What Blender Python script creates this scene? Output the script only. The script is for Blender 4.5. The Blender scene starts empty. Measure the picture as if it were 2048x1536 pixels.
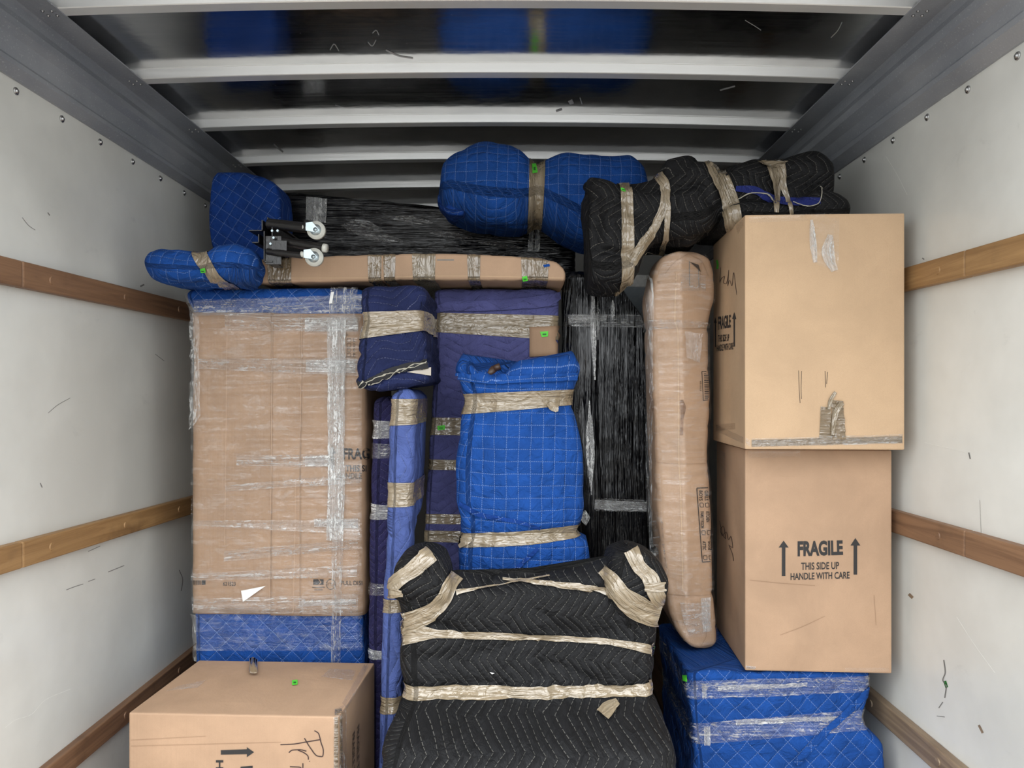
import bpy, bmesh, math, random
import numpy as np
from mathutils import Vector, Matrix, noise
from mathutils.bvhtree import BVHTree

S = bpy.context.scene
C = S.collection
random.seed(4)

# ------------------------------------------------------------------ camera, sky, exposure
F, CX, CY, CZ = 1538.0, 1036.0, 790.0, 1.47      # focal length and vanishing point of the 2048x1536 frame, eye height
cam_d = bpy.data.cameras.new('camera'); cam = bpy.data.objects.new('camera', cam_d); C.objects.link(cam)
cam_d.sensor_width = 36.0; cam_d.sensor_fit = 'HORIZONTAL'; cam_d.lens = F / 2048 * 36
cam_d.shift_x = -(CX - 1024) / 2048; cam_d.shift_y = (CY - 768) / 2048
cam_d.clip_start = 0.02
cam.location = (0, 0, CZ); cam.rotation_euler = (math.pi / 2, 0, 0)
S.camera = cam
w = bpy.data.worlds.new('overcast_sky'); S.world = w; w.use_nodes = True
bg = w.node_tree.nodes['Background']
# overcast sky: luminance rises from the horizon to three times as much at the zenith (CIE overcast), no sun
wt = w.node_tree; wtc = wt.nodes.new('ShaderNodeTexCoord'); wse = wt.nodes.new('ShaderNodeSeparateXYZ'); wmr = wt.nodes.new('ShaderNodeMapRange')
wt.links.new(wtc.outputs['Generated'], wse.inputs[0]); wt.links.new(wse.outputs[2], wmr.inputs['Value'])
wmr.inputs['To Min'].default_value = 0.7; wmr.inputs['To Max'].default_value = 2.1
bg.inputs[0].default_value = (0.94, 0.975, 1.0, 1); wt.links.new(wmr.outputs[0], bg.inputs[1])
S.view_settings.view_transform = 'Standard'; S.view_settings.look = 'None'
S.view_settings.gamma = 1; S.view_settings.use_curve_mapping = False
S.view_settings.exposure = 1.78

# ------------------------------------------------------------------ node helpers
def lin(r, g, b):
    f = lambda c: (c / 255 / 12.92) if c / 255 <= 0.04045 else ((c / 255 + 0.055) / 1.055) ** 2.4
    return (f(r), f(g), f(b), 1)

class NT:
    def __init__(s, name):
        s.m = bpy.data.materials.new(name); s.m.use_nodes = True
        s.t = s.m.node_tree; s.bsdf = s.t.nodes['Principled BSDF']; s.out = s.t.nodes['Material Output']
    def n(s, typ, ins=None, **props):
        nd = s.t.nodes.new(typ)
        for k, v in props.items(): setattr(nd, k, v)
        for k, v in (ins or {}).items(): s.put(nd.inputs[k], v)
        return nd
    def put(s, sock, v):
        if hasattr(v, 'outputs'): v = v.outputs[0]
        if hasattr(v, 'is_linked'): s.t.links.new(v, sock)
        else: sock.default_value = v
    def math(s, op, a, b=0.0, c=0.0):
        nd = s.t.nodes.new('ShaderNodeMath'); nd.operation = op
        s.put(nd.inputs[0], a); s.put(nd.inputs[1], b); s.put(nd.inputs[2], c)
        return nd.outputs[0]
    def rng(s, v, a, b, c=0.0, d=1.0, smooth=True):
        nd = s.t.nodes.new('ShaderNodeMapRange'); nd.interpolation_type = 'SMOOTHSTEP' if smooth else 'LINEAR'
        s.put(nd.inputs['Value'], v); s.put(nd.inputs['From Min'], a); s.put(nd.inputs['From Max'], b)
        s.put(nd.inputs['To Min'], c); s.put(nd.inputs['To Max'], d)
        return nd.outputs[0]
    def mix(s, fac, a, b):
        nd = s.t.nodes.new('ShaderNodeMix'); nd.data_type = 'RGBA'
        s.put(nd.inputs[0], fac); s.put(nd.inputs[6], a); s.put(nd.inputs[7], b)
        return nd.outputs[2]
    def uv(s, scale=(1, 1, 1), rot=0.0, src='UV'):
        tc = s.n('ShaderNodeTexCoord')
        mp = s.n('ShaderNodeMapping', {'Vector': tc.outputs[src], 'Scale': scale, 'Rotation': (0, 0, rot)})
        return mp.outputs[0]
    def noise(s, vec, scale, detail=3, rough=0.55, dist=0.0):
        nd = s.n('ShaderNodeTexNoise', {'Vector': vec, 'Scale': scale, 'Detail': detail, 'Roughness': rough, 'Distortion': dist})
        return nd.outputs['Fac']
    def bump(s, h, dist=0.01, strength=1.0, normal=None):
        nd = s.n('ShaderNodeBump', {'Height': h, 'Distance': dist, 'Strength': strength})
        if normal is not None: s.put(nd.inputs['Normal'], normal)
        return nd.outputs[0]
    def set(s, **kw):
        names = dict(col='Base Color', rough='Roughness', metal='Metallic', nrm='Normal', spec='Specular IOR Level',
                     coat='Coat Weight', coatr='Coat Roughness', aniso='Anisotropic', coatn='Coat Normal', sheen='Sheen Weight', alpha='Alpha')
        for k, v in kw.items(): s.put(s.bsdf.inputs[names[k]], v)
        return s.m

def quilt(name, base, thread, pattern='grid', cell=0.042, angle=0.0, puff=0.0045, warp=0.02, line=0.0007, tm=0.4, rough=0.85, spec=0.22, zig=1.0, per=0.13, var=0.25):
    t = NT(name)
    v = t.uv(rot=angle)
    wn = t.n('ShaderNodeTexNoise', {'Vector': t.uv(), 'Scale': 5.0, 'Detail': 2.0})
    off = t.n('ShaderNodeVectorMath', {0: wn.outputs['Color'], 1: (0.5, 0.5, 0.5)}, operation='SUBTRACT')
    off2 = t.n('ShaderNodeVectorMath', {0: off, 'Scale': warp}, operation='SCALE')
    vv = t.n('ShaderNodeVectorMath', {0: v, 1: off2}, operation='ADD')
    sp = t.n('ShaderNodeSeparateXYZ', {0: vv})
    U = t.math('ADD', sp.outputs[0], 20.0); V = t.math('ADD', sp.outputs[1], 20.0)
    dash = lambda q: t.rng(t.math('PINGPONG', q, 0.0036), 0.0008, 0.0013)
    if pattern == 'grid':
        du = t.math('PINGPONG', U, cell / 2); dv = t.math('PINGPONG', V, cell / 2)
        lu = t.math('MULTIPLY', t.rng(du, line, line * 1.9, 1, 0), dash(V))
        lv = t.math('MULTIPLY', t.rng(dv, line, line * 1.9, 1, 0), dash(U))
        mask = t.math('MAXIMUM', lu, lv); dmin = t.math('MINIMUM', du, dv)
    else:
        tri = t.math('PINGPONG', V, per / 2)
        q = t.math('MULTIPLY_ADD', tri, zig, U)
        dmin = t.math('PINGPONG', q, cell / 2)
        mask = t.math('MULTIPLY', t.rng(dmin, line, line * 1.9, 1, 0), dash(V))
    h = t.math('POWER', t.math('DIVIDE', dmin, cell / 2), 0.45)
    fine = t.noise(t.uv(), 260.0, 2)
    wrk = t.noise(t.uv(), 16.0, 5, 0.6, 1.2)
    n1 = t.bump(h, puff)
    n2 = t.bump(wrk, 0.022, 0.8, n1)
    n3 = t.bump(fine, 0.0012, 0.5, n2)
    tone = t.noise(t.uv(), 9.0, 4, 0.6)
    dark = (base[0] * (1 - var), base[1] * (1 - var), base[2] * (1 - var), 1)
    col = t.mix(t.rng(tone, 0.3, 0.7), dark, base)
    col = t.mix(t.math('MULTIPLY', mask, tm), col, thread)
    return t.set(col=col, rough=rough, spec=spec, nrm=n3)

def cardboard(name, base, stain=0.12):
    t = NT(name)
    fib = t.noise(t.uv((1, 1, 1), src='Object'), 420.0, 3, 0.7)
    cor = t.noise(t.uv((140, 140, 2.0), src='Object'), 1.0, 2)
    blot = t.noise(t.uv(src='Object'), 4.0, 4, 0.6, 0.4)
    a = tuple(c * (1 - stain) for c in base[:3]) + (1,); b = tuple(min(1, c * (1 + stain * .6)) for c in base[:3]) + (1,)
    col = t.mix(t.rng(blot, 0.3, 0.72), a, b)
    col = t.mix(t.rng(fib, 0.35, 0.7, 0, 0.22), col, tuple(c * 0.72 for c in base[:3]) + (1,))
    n1 = t.bump(cor, 0.0012, 0.35); n2 = t.bump(blot, 0.02, 0.25, n1)
    return t.set(col=col, rough=0.72, spec=0.3, nrm=n2)

def tape(name, base, rough=0.16):
    t = NT(name)
    str_ = t.noise(t.uv((9, 95, 1)), 1.0, 2, 0.5, 0.9)
    cr = t.noise(t.uv((22, 30, 1)), 1.0, 2, 0.5, 1.5)
    n1 = t.bump(str_, 0.0075, 1.0); n2 = t.bump(cr, 0.012, 0.6, n1)
    tone = t.rng(t.noise(t.uv((3, 90, 1)), 1.0, 3), 0.35, 0.65)
    col = t.mix(tone, tuple(c * 0.82 for c in base[:3]) + (1,), base)
    return t.set(col=col, rough=rough, spec=0.8, nrm=n2, coat=0.8, coatr=0.06, coatn=n2)

def film(name, lo=0.01, hi=0.42, scale=(6, 110, 1), tint=(0.95, 0.95, 0.93, 1), base=0.16):
    t = NT(name)
    st = t.noise(t.uv(scale), 1.0, 5, 0.7, 1.3)
    cr = t.noise(t.uv((scale[0] * 4, scale[1] * .4, 1)), 1.0, 3, 0.6, 2.0)
    n1 = t.bump(st, 0.01, 1.0); n2 = t.bump(cr, 0.008, 0.7, n1)
    t.set(col=tint, rough=0.14, spec=0.9, nrm=n2)
    tr = t.n('ShaderNodeBsdfTransparent')
    gl = t.n('ShaderNodeBsdfGlossy', {'Color': (1, 1, 1, 1), 'Roughness': 0.12, 'Normal': n2})
    m1 = t.n('ShaderNodeMixShader', {0: base, 1: tr, 2: gl})
    fac = t.rng(t.math('MULTIPLY', st, t.rng(cr, 0.3, 0.65, 0.75, 1.15)), 0.5, 0.66, lo, hi)
    m2 = t.n('ShaderNodeMixShader', {0: fac, 1: m1, 2: t.bsdf.outputs[0]})  # whitish streaks: film layers, plus sky glints painted into the colour
    t.t.links.new(m2.outputs[0], t.out.inputs[0])
    return t.m

def blackwrap(name, scale):
    t = NT(name)
    v = t.uv(scale)
    a = t.noise(v, 1.0, 3, 0.6, 0.5)
    b = t.noise(t.uv(tuple(c * 0.22 for c in scale)), 1.0, 3, 0.55, 0.8)
    n1 = t.bump(b, 0.03, 0.9); n2 = t.bump(a, 0.005, 1.0, n1)
    return t.set(col=(0.003, 0.003, 0.004, 1), rough=0.07, spec=0.55, nrm=n2)

def plain(name, col, rough=0.5, metal=0.0, spec=0.5, nz=0.0, nscale=60):
    t = NT(name)
    q = t.noise(t.uv(src='Object'), nscale, 3)
    c = t.mix(t.rng(q, 0.3, 0.7), tuple(x * 0.88 for x in col[:3]) + (1,), col)
    kw = dict(col=c, rough=rough, metal=metal, spec=spec)
    if nz: kw['nrm'] = t.bump(q, nz, 0.6)
    return t.set(**kw)

M = {}
BLUE = lin(23, 72, 146); THB = lin(150, 180, 235)
M['blue_sq'] = quilt('blue quilt, square stitching', BLUE, THB, 'grid', 0.039, 0.03)
M['blue_sq2'] = quilt('blue quilt, square stitching, skewed', BLUE, THB, 'grid', 0.041, 0.12, warp=0.04)
M['blue_di'] = quilt('blue quilt, diamond stitching', BLUE, THB, 'grid', 0.047, math.radians(45), warp=0.012)
M['blue_ti'] = quilt('deep blue quilt, tilted stitching', lin(20, 60, 134), THB, 'grid', 0.042, math.radians(33), puff=0.005, warp=0.01)
M['black_zig'] = quilt('black quilt, zigzag stitching', lin(19, 19, 21), lin(120, 118, 112), 'zig', 0.028, 0.0, zig=0.9, per=0.12, warp=0.06, line=0.0006, tm=0.7, rough=0.7, spec=0.28)
M['black_zig2'] = quilt('black quilt, crosswise zigzag', lin(19, 19, 21), lin(130, 126, 118), 'zig', 0.029, 0.25, zig=0.8, per=0.14, warp=0.10, line=0.0006, tm=0.7, rough=0.7, spec=0.28)
M['navy_zig'] = quilt('navy quilt, zigzag stitching', lin(32, 40, 78), lin(140, 145, 180), 'zig', 0.036, 1.15, zig=0.7, per=0.18, warp=0.12, line=0.0006)
M['navy2_zig'] = quilt('dark plum navy quilt', lin(44, 42, 82), lin(140, 140, 180), 'zig', 0.03, 1.4, zig=0.8, per=0.08, warp=0.03, line=0.0006)
M['peri_zig'] = quilt('periwinkle quilt', lin(80, 97, 156), lin(130, 145, 195), 'zig', 0.04, 0.1, zig=0.45, per=0.2, warp=0.05, line=0.0006)
M['purp_zig'] = quilt('dusty violet blue quilt', lin(84, 86, 136), lin(112, 116, 166), 'zig', 0.035, 1.45, zig=0.5, per=0.16, warp=0.04, line=0.0007)
M['card'] = cardboard('cardboard', lin(178, 147, 120))
M['card_pale'] = cardboard('pale cardboard', lin(194, 164, 132), 0.08)
M['card_dull'] = cardboard('dull cardboard', lin(162, 132, 106))
M['tape'] = tape('tan packing tape', lin(144, 129, 106))
M['tape_dk'] = tape('brown packing tape', lin(128, 110, 86))
M['film'] = film('clear stretch film')
M['film_hi'] = film('clear tape, crinkled', 0.25, 0.95, (8, 120, 1), base=0.22)  # streaks go nearly opaque white, painting the glints of the film
M['film_lo'] = film('clear stretch film, smooth', 0.0, 0.10, (3, 40, 1), base=0.07)
M['film_v'] = film('clear stretch film, pulled downwards', 0.02, 0.6, (60, 5, 1))
M['bw_v'] = blackwrap('black stretch wrap, vertical pleats', (130, 4.5, 1))
M['bw_h'] = blackwrap('black stretch wrap, long pleats', (4.5, 120, 1))
M['green'] = plain('green sticker', lin(90, 215, 60), 0.6)
M['greendk'] = plain('dark green ink', lin(30, 110, 40), 0.6)
M['ink'] = plain('black print', lin(44, 42, 42), 0.7, nscale=300)
M['ink2'] = plain('faded print', lin(92, 76, 62), 0.7, nscale=300)
M['marker'] = plain('marker pen', lin(62, 44, 40), 0.6)
M['paper'] = plain('white paper', lin(235, 235, 232), 0.6)
M['bmetal'] = plain('black painted steel', lin(24, 22, 22), 0.28, 0.0, 0.6, 0.002, 90)
M['zinc'] = plain('zinc plated steel', (0.44, 0.52, 0.55, 1), 0.32, 0.8)
M['wheel'] = plain('milky plastic', lin(205, 205, 196), 0.35)
M['wood_leg'] = plain('dark brown wood', lin(70, 50, 38), 0.4)
M['rivet'] = plain('rivet steel', (0.5, 0.5, 0.5, 1), 0.35, 1.0)
M['scuff'] = plain('dark scuff', lin(128, 126, 122), 0.7)
M['scratch'] = plain('pale scratch', lin(238, 238, 232), 0.6)
M['scrape'] = plain('scraped aluminium', lin(176, 176, 176), 0.6, 0.3)
M['shade_dk'] = plain('painted opening shade', lin(50, 42, 36), 0.8)  # shade inside the folded cardboard hood, painted as a flat colour
M['hem'] = plain('charcoal binding', lin(30, 30, 34), 0.8)
M['piping'] = plain('pale piping', lin(170, 165, 150), 0.8)
M['indigo'] = quilt('indigo blanket lining', lin(36, 46, 110), lin(120, 130, 180), 'zig', 0.05, 0.4, line=0.0006)

def wall_mat():
    t = NT('white truck wall panel')
    p = t.uv(src='Object')
    blot = t.noise(p, 1.3, 5, 0.62)
    weave = t.noise(t.uv((1, 1, 1), src='Object'), 500.0, 1)
    col = t.mix(t.rng(blot, 0.3, 0.75), lin(205, 205, 199), lin(228, 228, 222))
    sm = t.noise(t.uv((1, 2.2, 3.0), src='Object'), 2.3, 6, 0.7, 0.6)
    col = t.mix(t.rng(sm, 0.62, 0.8, 0, 0.35), col, lin(165, 165, 162))
    sp = t.noise(t.uv((1, 16, 30), src='Object'), 1.5, 2, 0.5, 2.0)
    col = t.mix(t.rng(sp, 0.80, 0.83, 0, 0.4), col, lin(120, 120, 116))
    wav = t.noise(t.uv((1, 1.4, 5), src='Object'), 1.0, 2)
    n1 = t.bump(wav, 0.02, 0.3); n2 = t.bump(weave, 0.0005, 0.2, n1)
    return t.set(col=col, rough=t.rng(blot, 0.3, 0.7, 0.36, 0.5), spec=0.5, nrm=n2, coat=0.3, coatr=0.14)
def metal_roof():
    t = NT('bare aluminium roof')
    sc = t.noise(t.uv((3, 90, 1), src='Object'), 1.0, 4, 0.7)
    bl = t.noise(t.uv(src='Object'), 3.0, 4, 0.6)
    scr = t.noise(t.uv((14, 14, 1), src='Object'), 1.4, 6, 0.8, 3.0)
    col = t.mix(t.rng(bl, 0.3, 0.7), (0.58, 0.58, 0.59, 1), (0.74, 0.74, 0.74, 1))
    r = t.math('ADD', t.rng(sc, 0.3, 0.7, 0.12, 0.2), t.rng(scr, 0.66, 0.74, 0, 0.35))
    return t.set(col=col, rough=r, metal=1.0, nrm=t.bump(bl, 0.02, 0.12))
def metal_rib():
    t = NT('aluminium roof bow')
    sc = t.noise(t.uv((2, 160, 160), src='Object'), 1.0, 4, 0.7)
    return t.set(col=(0.84, 0.84, 0.83, 1), rough=t.rng(sc, 0.3, 0.7, 0.3, 0.45), metal=0.55, nrm=t.bump(sc, 0.001, 0.3))
def rail_mat():
    t = NT('grey galvanised rail')
    a = t.noise(t.uv(src='Object'), 160.0, 3, 0.7); b = t.noise(t.uv((1, .5, 1), src='Object'), 5.0, 4)
    sp = t.rng(a, 0.6, 0.72, 0, 0.6)
    col = t.mix(t.rng(b, 0.3, 0.7), lin(136, 140, 147), lin(160, 163, 168))
    col = t.mix(sp, col, lin(205, 208, 212))
    return t.set(col=col, rough=0.45, metal=0.2, nrm=t.bump(a, 0.002, 0.3))
def wood_mat(name, a, b):
    t = NT(name)
    g = t.noise(t.uv((40, 1.6, 40), src='Object'), 1.0, 5, 0.65, 0.8)
    bl = t.noise(t.uv((3, 3, 3), src='Object'), 1.6, 4)
    col = t.mix(t.rng(g, 0.3, 0.7), a, b)
    col = t.mix(t.rng(bl, 0.55, 0.75, 0, 0.55), col, lin(84, 62, 46))
    return t.set(col=col, rough=0.55, nrm=t.bump(g, 0.002, 0.5))
M['wall'] = wall_mat(); M['roof'] = metal_roof(); M['rib'] = metal_rib(); M['rail'] = rail_mat()
M['wood'] = wood_mat('reddish brown slat wood', lin(112, 82, 60), lin(142, 108, 80))
M['wood_y'] = wood_mat('honey slat wood', lin(138, 104, 66), lin(168, 132, 88))
M['wood_g'] = wood_mat('weathered slat wood', lin(118, 100, 82), lin(150, 130, 106))
M['plank'] = wood_mat('truck floor boards', lin(112, 84, 60), lin(140, 108, 78))
M['ground'] = plain('asphalt', lin(128, 126, 122), 0.9)

# ------------------------------------------------------------------ mesh helpers
def W(px, py, Y): return Vector(((px - CX) / F * Y, Y, CZ + (CY - py) / F * Y))
ROOTS = []
def mesh_obj(name, verts, faces, mat, parent=None, uvs=None, smooth=False):
    me = bpy.data.meshes.new(name); me.from_pydata([tuple(v) for v in verts], [], faces)
    if uvs is not None:
        l = me.uv_layers.new(name='UVMap')
        idx = np.empty(len(me.loops), dtype=np.int32); me.loops.foreach_get('vertex_index', idx)
        l.data.foreach_set('uv', np.asarray(uvs, dtype=np.float32)[idx].ravel())
    if smooth: me.polygons.foreach_set('use_smooth', [True] * len(me.polygons))
    me.materials.append(mat); me.update()
    o = bpy.data.objects.new(name, me); C.objects.link(o)
    if parent: o.parent = parent
    return o
def thing(name, label, cat, group=None):
    o = bpy.data.objects.new(name, None); C.objects.link(o); o.empty_display_size = 0.1
    o['label'] = label; o['category'] = cat
    if group: o['group'] = group
    ROOTS.append(o); return o
def structure(o): o['kind'] = 'structure'; return o
def bm_obj(name, bm, mat, parent=None, smooth=False):
    bmesh.ops.recalc_face_normals(bm, faces=bm.faces)
    me = bpy.data.meshes.new(name); bm.to_mesh(me); bm.free(); me.materials.append(mat)
    if smooth: me.polygons.foreach_set('use_smooth', [True] * len(me.polygons))
    o = bpy.data.objects.new(name, me); C.objects.link(o)
    if parent: o.parent = parent
    return o
def box_bm(lo, hi, bevel=0.0, seg=2, bm=None):
    bm = bm or bmesh.new()
    r = bmesh.ops.create_cube(bm, size=1.0)
    for v in r['verts']:
        v.co = Vector([(lo[i] + hi[i]) / 2 + v.co[i] * (hi[i] - lo[i]) for i in range(3)])
    if bevel:
        es = list({e for v in r['verts'] for e in v.link_edges})
        bmesh.ops.bevel(bm, geom=es, offset=bevel, segments=seg, affect='EDGES', profile=0.5)
    return bm
def cyl_bm(a, b, r0, r1=None, seg=16, bm=None):
    bm = bm or bmesh.new(); a = Vector(a); b = Vector(b); d = b - a
    m = Matrix.Translation((a + b) / 2) @ d.to_track_quat('Z', 'Y').to_matrix().to_4x4()
    bmesh.ops.create_cone(bm, cap_ends=True, segments=seg, radius1=r0, radius2=r0 if r1 is None else r1, depth=d.length, matrix=m)
    return bm
def prism(name, prof, y0, y1, mat, parent=None):        # (x,z) profile swept along y
    n = len(prof); v = [(x, y0, z) for x, z in prof] + [(x, y1, z) for x, z in prof]
    f = [(i, (i + 1) % n, n + (i + 1) % n, n + i) for i in range(n)] + [tuple(range(n)), tuple(range(2 * n - 1, n - 1, -1))]
    o = mesh_obj(name, v, f, mat, parent)
    bm = bmesh.new(); bm.from_mesh(o.data); bmesh.ops.recalc_face_normals(bm, faces=bm.faces); bm.to_mesh(o.data); bm.free()
    return o
def pchip(x, y, xq):
    x = np.asarray(x, float); y = np.asarray(y, float); h = np.diff(x); d = np.diff(y) / h; n = len(x)
    if n == 2: return y[0] + (xq - x[0]) * d[0]
    m = np.zeros(n)
    for i in range(1, n - 1):
        if d[i - 1] * d[i] > 0:
            w1 = 2 * h[i] + h[i - 1]; w2 = h[i] + 2 * h[i - 1]; m[i] = (w1 + w2) / (w1 / d[i - 1] + w2 / d[i])
    m[0] = d[0]; m[-1] = d[-1]
    k = np.clip(np.searchsorted(x, xq) - 1, 0, n - 2); t = (xq - x[k]) / h[k]
    return ((2 * t**3 - 3 * t**2 + 1) * y[k] + (t**3 - 2 * t**2 + t) * h[k] * m[k] + (-2 * t**3 + 3 * t**2) * y[k + 1] + (t**3 - t**2) * h[k] * m[k + 1])

class Loft:
    """Soft body: rounded-rectangle rings strung along the vertical ('Z') or the cross-truck ('X') axis.
    stations: (t, lo, hi, Yfront, Yback); t, lo, hi are outline readings turned to metres at the station's own depth."""
    def __init__(s, parent, name, mat, axis, st, r=0.04, rend=0.05, step=0.011, amp=0.004, freq=9.0, crease=0.0, cfreq=(7, 7, 7),
                 cinch=(), gather=0.0, bulge=0.0, warp=None, seed=0.0, squash=1.0):
        s.axis = axis; s.parent = parent; s.bands = []
        T, A0, A1, B0, B1 = [], [], [], [], []
        for (t, lo, hi, yf, yb) in st:
            if axis == 'Z':
                T.append((CY - t) / F * yf + CZ); A0.append((lo - CX) / F * yf); A1.append((hi - CX) / F * yf)
            else:
                T.append((t - CX) / F * yf); A0.append((CY - hi) / F * yf + CZ); A1.append((CY - lo) / F * yf + CZ)
            B0.append(yf); B1.append(yb)
        sg = -1.0 if axis == 'Z' else 1.0
        tau = np.array(T) * sg; s.t0 = tau[0]; s.sg = sg; s.yref = st[0][3]
        s.st = st
        Ln = tau[-1] - tau[0]
        e = rend * (1 - np.cos(np.linspace(0, math.pi / 2, 9)))[:-1]
        nmid = max(4, int((Ln - 2 * rend) / step))
        rows = np.concatenate([e, np.linspace(rend, Ln - rend, nmid), (Ln - e)[::-1]]) + tau[0]
        a0, a1, b0, b1 = (pchip(tau, q, rows) for q in (A0, A1, B0, B1))
        d = np.minimum(rows - tau[0], tau[-1] - rows)
        q = np.clip((rend - d) / rend, 0, 1); ins = rend * (1 - np.sqrt(np.maximum(0, 1 - q * q)))
        ca, cb = (a0 + a1) / 2, (b0 + b1) / 2
        ha = np.maximum((a1 - a0) / 2 - ins, 0.004); hb = np.maximum((b1 - b0) / 2 - ins * squash, 0.004)
        wa, wb = float(np.max(ha)) * 2, float(np.max(hb)) * 2
        nf = max(6, int(wa / step)); ns = max(4, int(wb / (step * 1.8))); nb = max(4, int(wa / (step * 3))); nc = 5
        cols = []                                                # fa, fb, ca, cb, section
        for k in range(nf): cols.append((-1 + 2 * k / nf, -1, 0, -1, 0))
        for k in range(nc): g = k / nc * math.pi / 2; cols.append((1, -1, math.sin(g), -math.cos(g), 1))
        for k in range(ns): cols.append((1, -1 + 2 * k / ns, 1, 0, 1))
        for k in range(nc): g = k / nc * math.pi / 2; cols.append((1, 1, math.cos(g), math.sin(g), 2))
        for k in range(nb): cols.append((1 - 2 * k / nb, 1, 0, 1, 2))
        for k in range(nc): g = k / nc * math.pi / 2; cols.append((-1, 1, -math.sin(g), math.cos(g), 3))
        for k in range(ns): cols.append((-1, 1 - 2 * k / ns, -1, 0, 3))
        for k in range(nc): g = k / nc * math.pi / 2; cols.append((-1, -1, -math.cos(g), -math.sin(g), 3))
        cols = np.array(cols); s.cols = cols; R, K = len(rows), len(cols)
        rr = np.minimum(r, np.minimum(ha, hb) * 0.98)
        mid = len(rows) // 2; s.fn = ((cols[:, 0] * (ha[mid] - rr[mid]) + cols[:, 2] * rr[mid]) / ha[mid] + 1) / 2
        A = ca[:, None] + cols[None, :, 0] * (ha - rr)[:, None] + cols[None, :, 2] * rr[:, None]
        B = cb[:, None] + cols[None, :, 1] * (hb - rr)[:, None] + cols[None, :, 3] * rr[:, None]
        if bulge:
            B -= np.where(cols[None, :, 4] == 0, bulge * (1 - cols[None, :, 0] ** 2), 0) * (1 - q[:, None] ** 2)
        U = np.zeros((R, K)); U[:, 0] = A[:, 0]
        U[:, 1:] = A[:, :1] + np.cumsum(np.hypot(np.diff(A, axis=1), np.diff(B, axis=1)), axis=1)
        TT = (rows * sg)[:, None].repeat(K, 1)
        NA = cols[None, :, 2] * (1 - q[:, None] ** 3); NB = cols[None, :, 3] * (1 - q[:, None] ** 3)
        NTt = (np.where(rows - tau[0] < Ln / 2, -1, 1) * sg * q ** 3)[:, None].repeat(K, 1)
        if axis == 'Z': P = np.stack([A, B, TT], 2); N = np.stack([NA, NB, NTt], 2)
        else: P = np.stack([TT, B, A], 2); N = np.stack([NTt, NB, NA], 2)
        N /= np.linalg.norm(N, axis=2, keepdims=True) + 1e-9
        so = Vector((seed * 3.1, seed * 1.7, seed * 2.3))
        cin = []
        for c in cinch:
            tl, tr, dep, wid = c
            cin.append((s.tw(tl), s.tw(tr), dep, wid))
        D = np.zeros((R, K)); cf = Vector(cfreq)
        for i in range(R):
            for j in range(K):
                p = Vector(P[i, j]); v = 0.0
                if amp: v += amp * (noise.noise(p * freq + so) + 0.5 * noise.noise(p * freq * 2.3 - so))
                if crease:
                    z = Vector((p.x * cf.x, p.y * cf.y, p.z * cf.z)) + so
                    z += 0.6 * noise.noise_vector(p * 4 + so)
                    v -= crease * (1 - min(1, abs(noise.noise(z)) * 2.6)) ** 3
                for (tl, tr, dep, wid) in cin:
                    fa = s.fn[j]; dt = abs(TT[i, j] - (tl + (tr - tl) * fa))
                    v -= dep * math.exp(-(dt / wid) ** 2)
                    if gather and dt < 0.16:
                        uu = U[i, j]
                        v += gather * math.exp(-(dt / 0.06)) * noise.noise(Vector((uu * 42, TT[i, j] * 5, seed)))
                D[i, j] = v
        P = P + N * D[:, :, None]
        if warp is not None:
            for i in range(R):
                for j in range(K): P[i, j] = warp(P[i, j])
        s.P, s.N, s.U, s.TT, s.rows, s.R, s.K = P, N, U, TT, rows, R, K
        verts = P.reshape(-1, 3).tolist()
        uv = np.stack([U, TT], 2) if axis == 'Z' else np.stack([TT, U], 2)
        uvs = uv.reshape(-1, 2).tolist()
        faces = [(i * K + j, i * K + (j + 1) % K, (i + 1) * K + (j + 1) % K, (i + 1) * K + j) for i in range(R - 1) for j in range(K)]
        for row in (0, R - 1):
            c = P[row].mean(0); verts.append(c.tolist()); uvs.append(uv[row].mean(0).tolist()); ci = len(verts) - 1
            faces += [(row * K + (j + 1) % K, row * K + j, ci) if row == 0 else (row * K + j, row * K + (j + 1) % K, ci) for j in range(K)]
        if axis == 'X': faces = [f[::-1] for f in faces]
        s.obj = mesh_obj(name, verts, faces, mat, parent, uvs, True)
        fix_normals(s.obj)
        s.bvh = BVHTree.FromPolygons([Vector(v) for v in verts], faces)
    def whole(s): return bvh_of(s.obj, *s.bands)
    def tw(s, t):                                               # outline reading along the axis -> metres
        ts = [k[0] for k in s.st]; ys = [k[3] for k in s.st]
        y = float(np.interp(t, ts, ys))
        return (CY - t) / F * y + CZ if s.axis == 'Z' else (t - CX) / F * y
    def band(s, name, mat, t0, t1, parent=None, off=0.003, m=5, fa=(-1.01, 1.01), secs=(0, 1, 2, 3), crink=0.0012, solid=0.0, seed=0):
        """A strip lying on the body between two readings along its axis; t0/t1 may be (at one edge, at the other)."""
        t0 = t0 if isinstance(t0, tuple) else (t0, t0); t1 = t1 if isinstance(t1, tuple) else (t1, t1)
        w0 = [s.tw(t) * s.sg for t in t0]; w1 = [s.tw(t) * s.sg for t in t1]
        js = [j for j in range(s.K) if s.cols[j, 4] in secs and fa[0] <= s.cols[j, 0] <= fa[1]]
        closed = len(js) == s.K
        if not closed:                                          # start the run after the gap
            for a in range(len(js)):
                if (js[a - 1] + 1) % s.K != js[a]: js = js[a:] + js[:a]; break
        vs, uv = [], []; ulast = 0.0; pp = None
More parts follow.
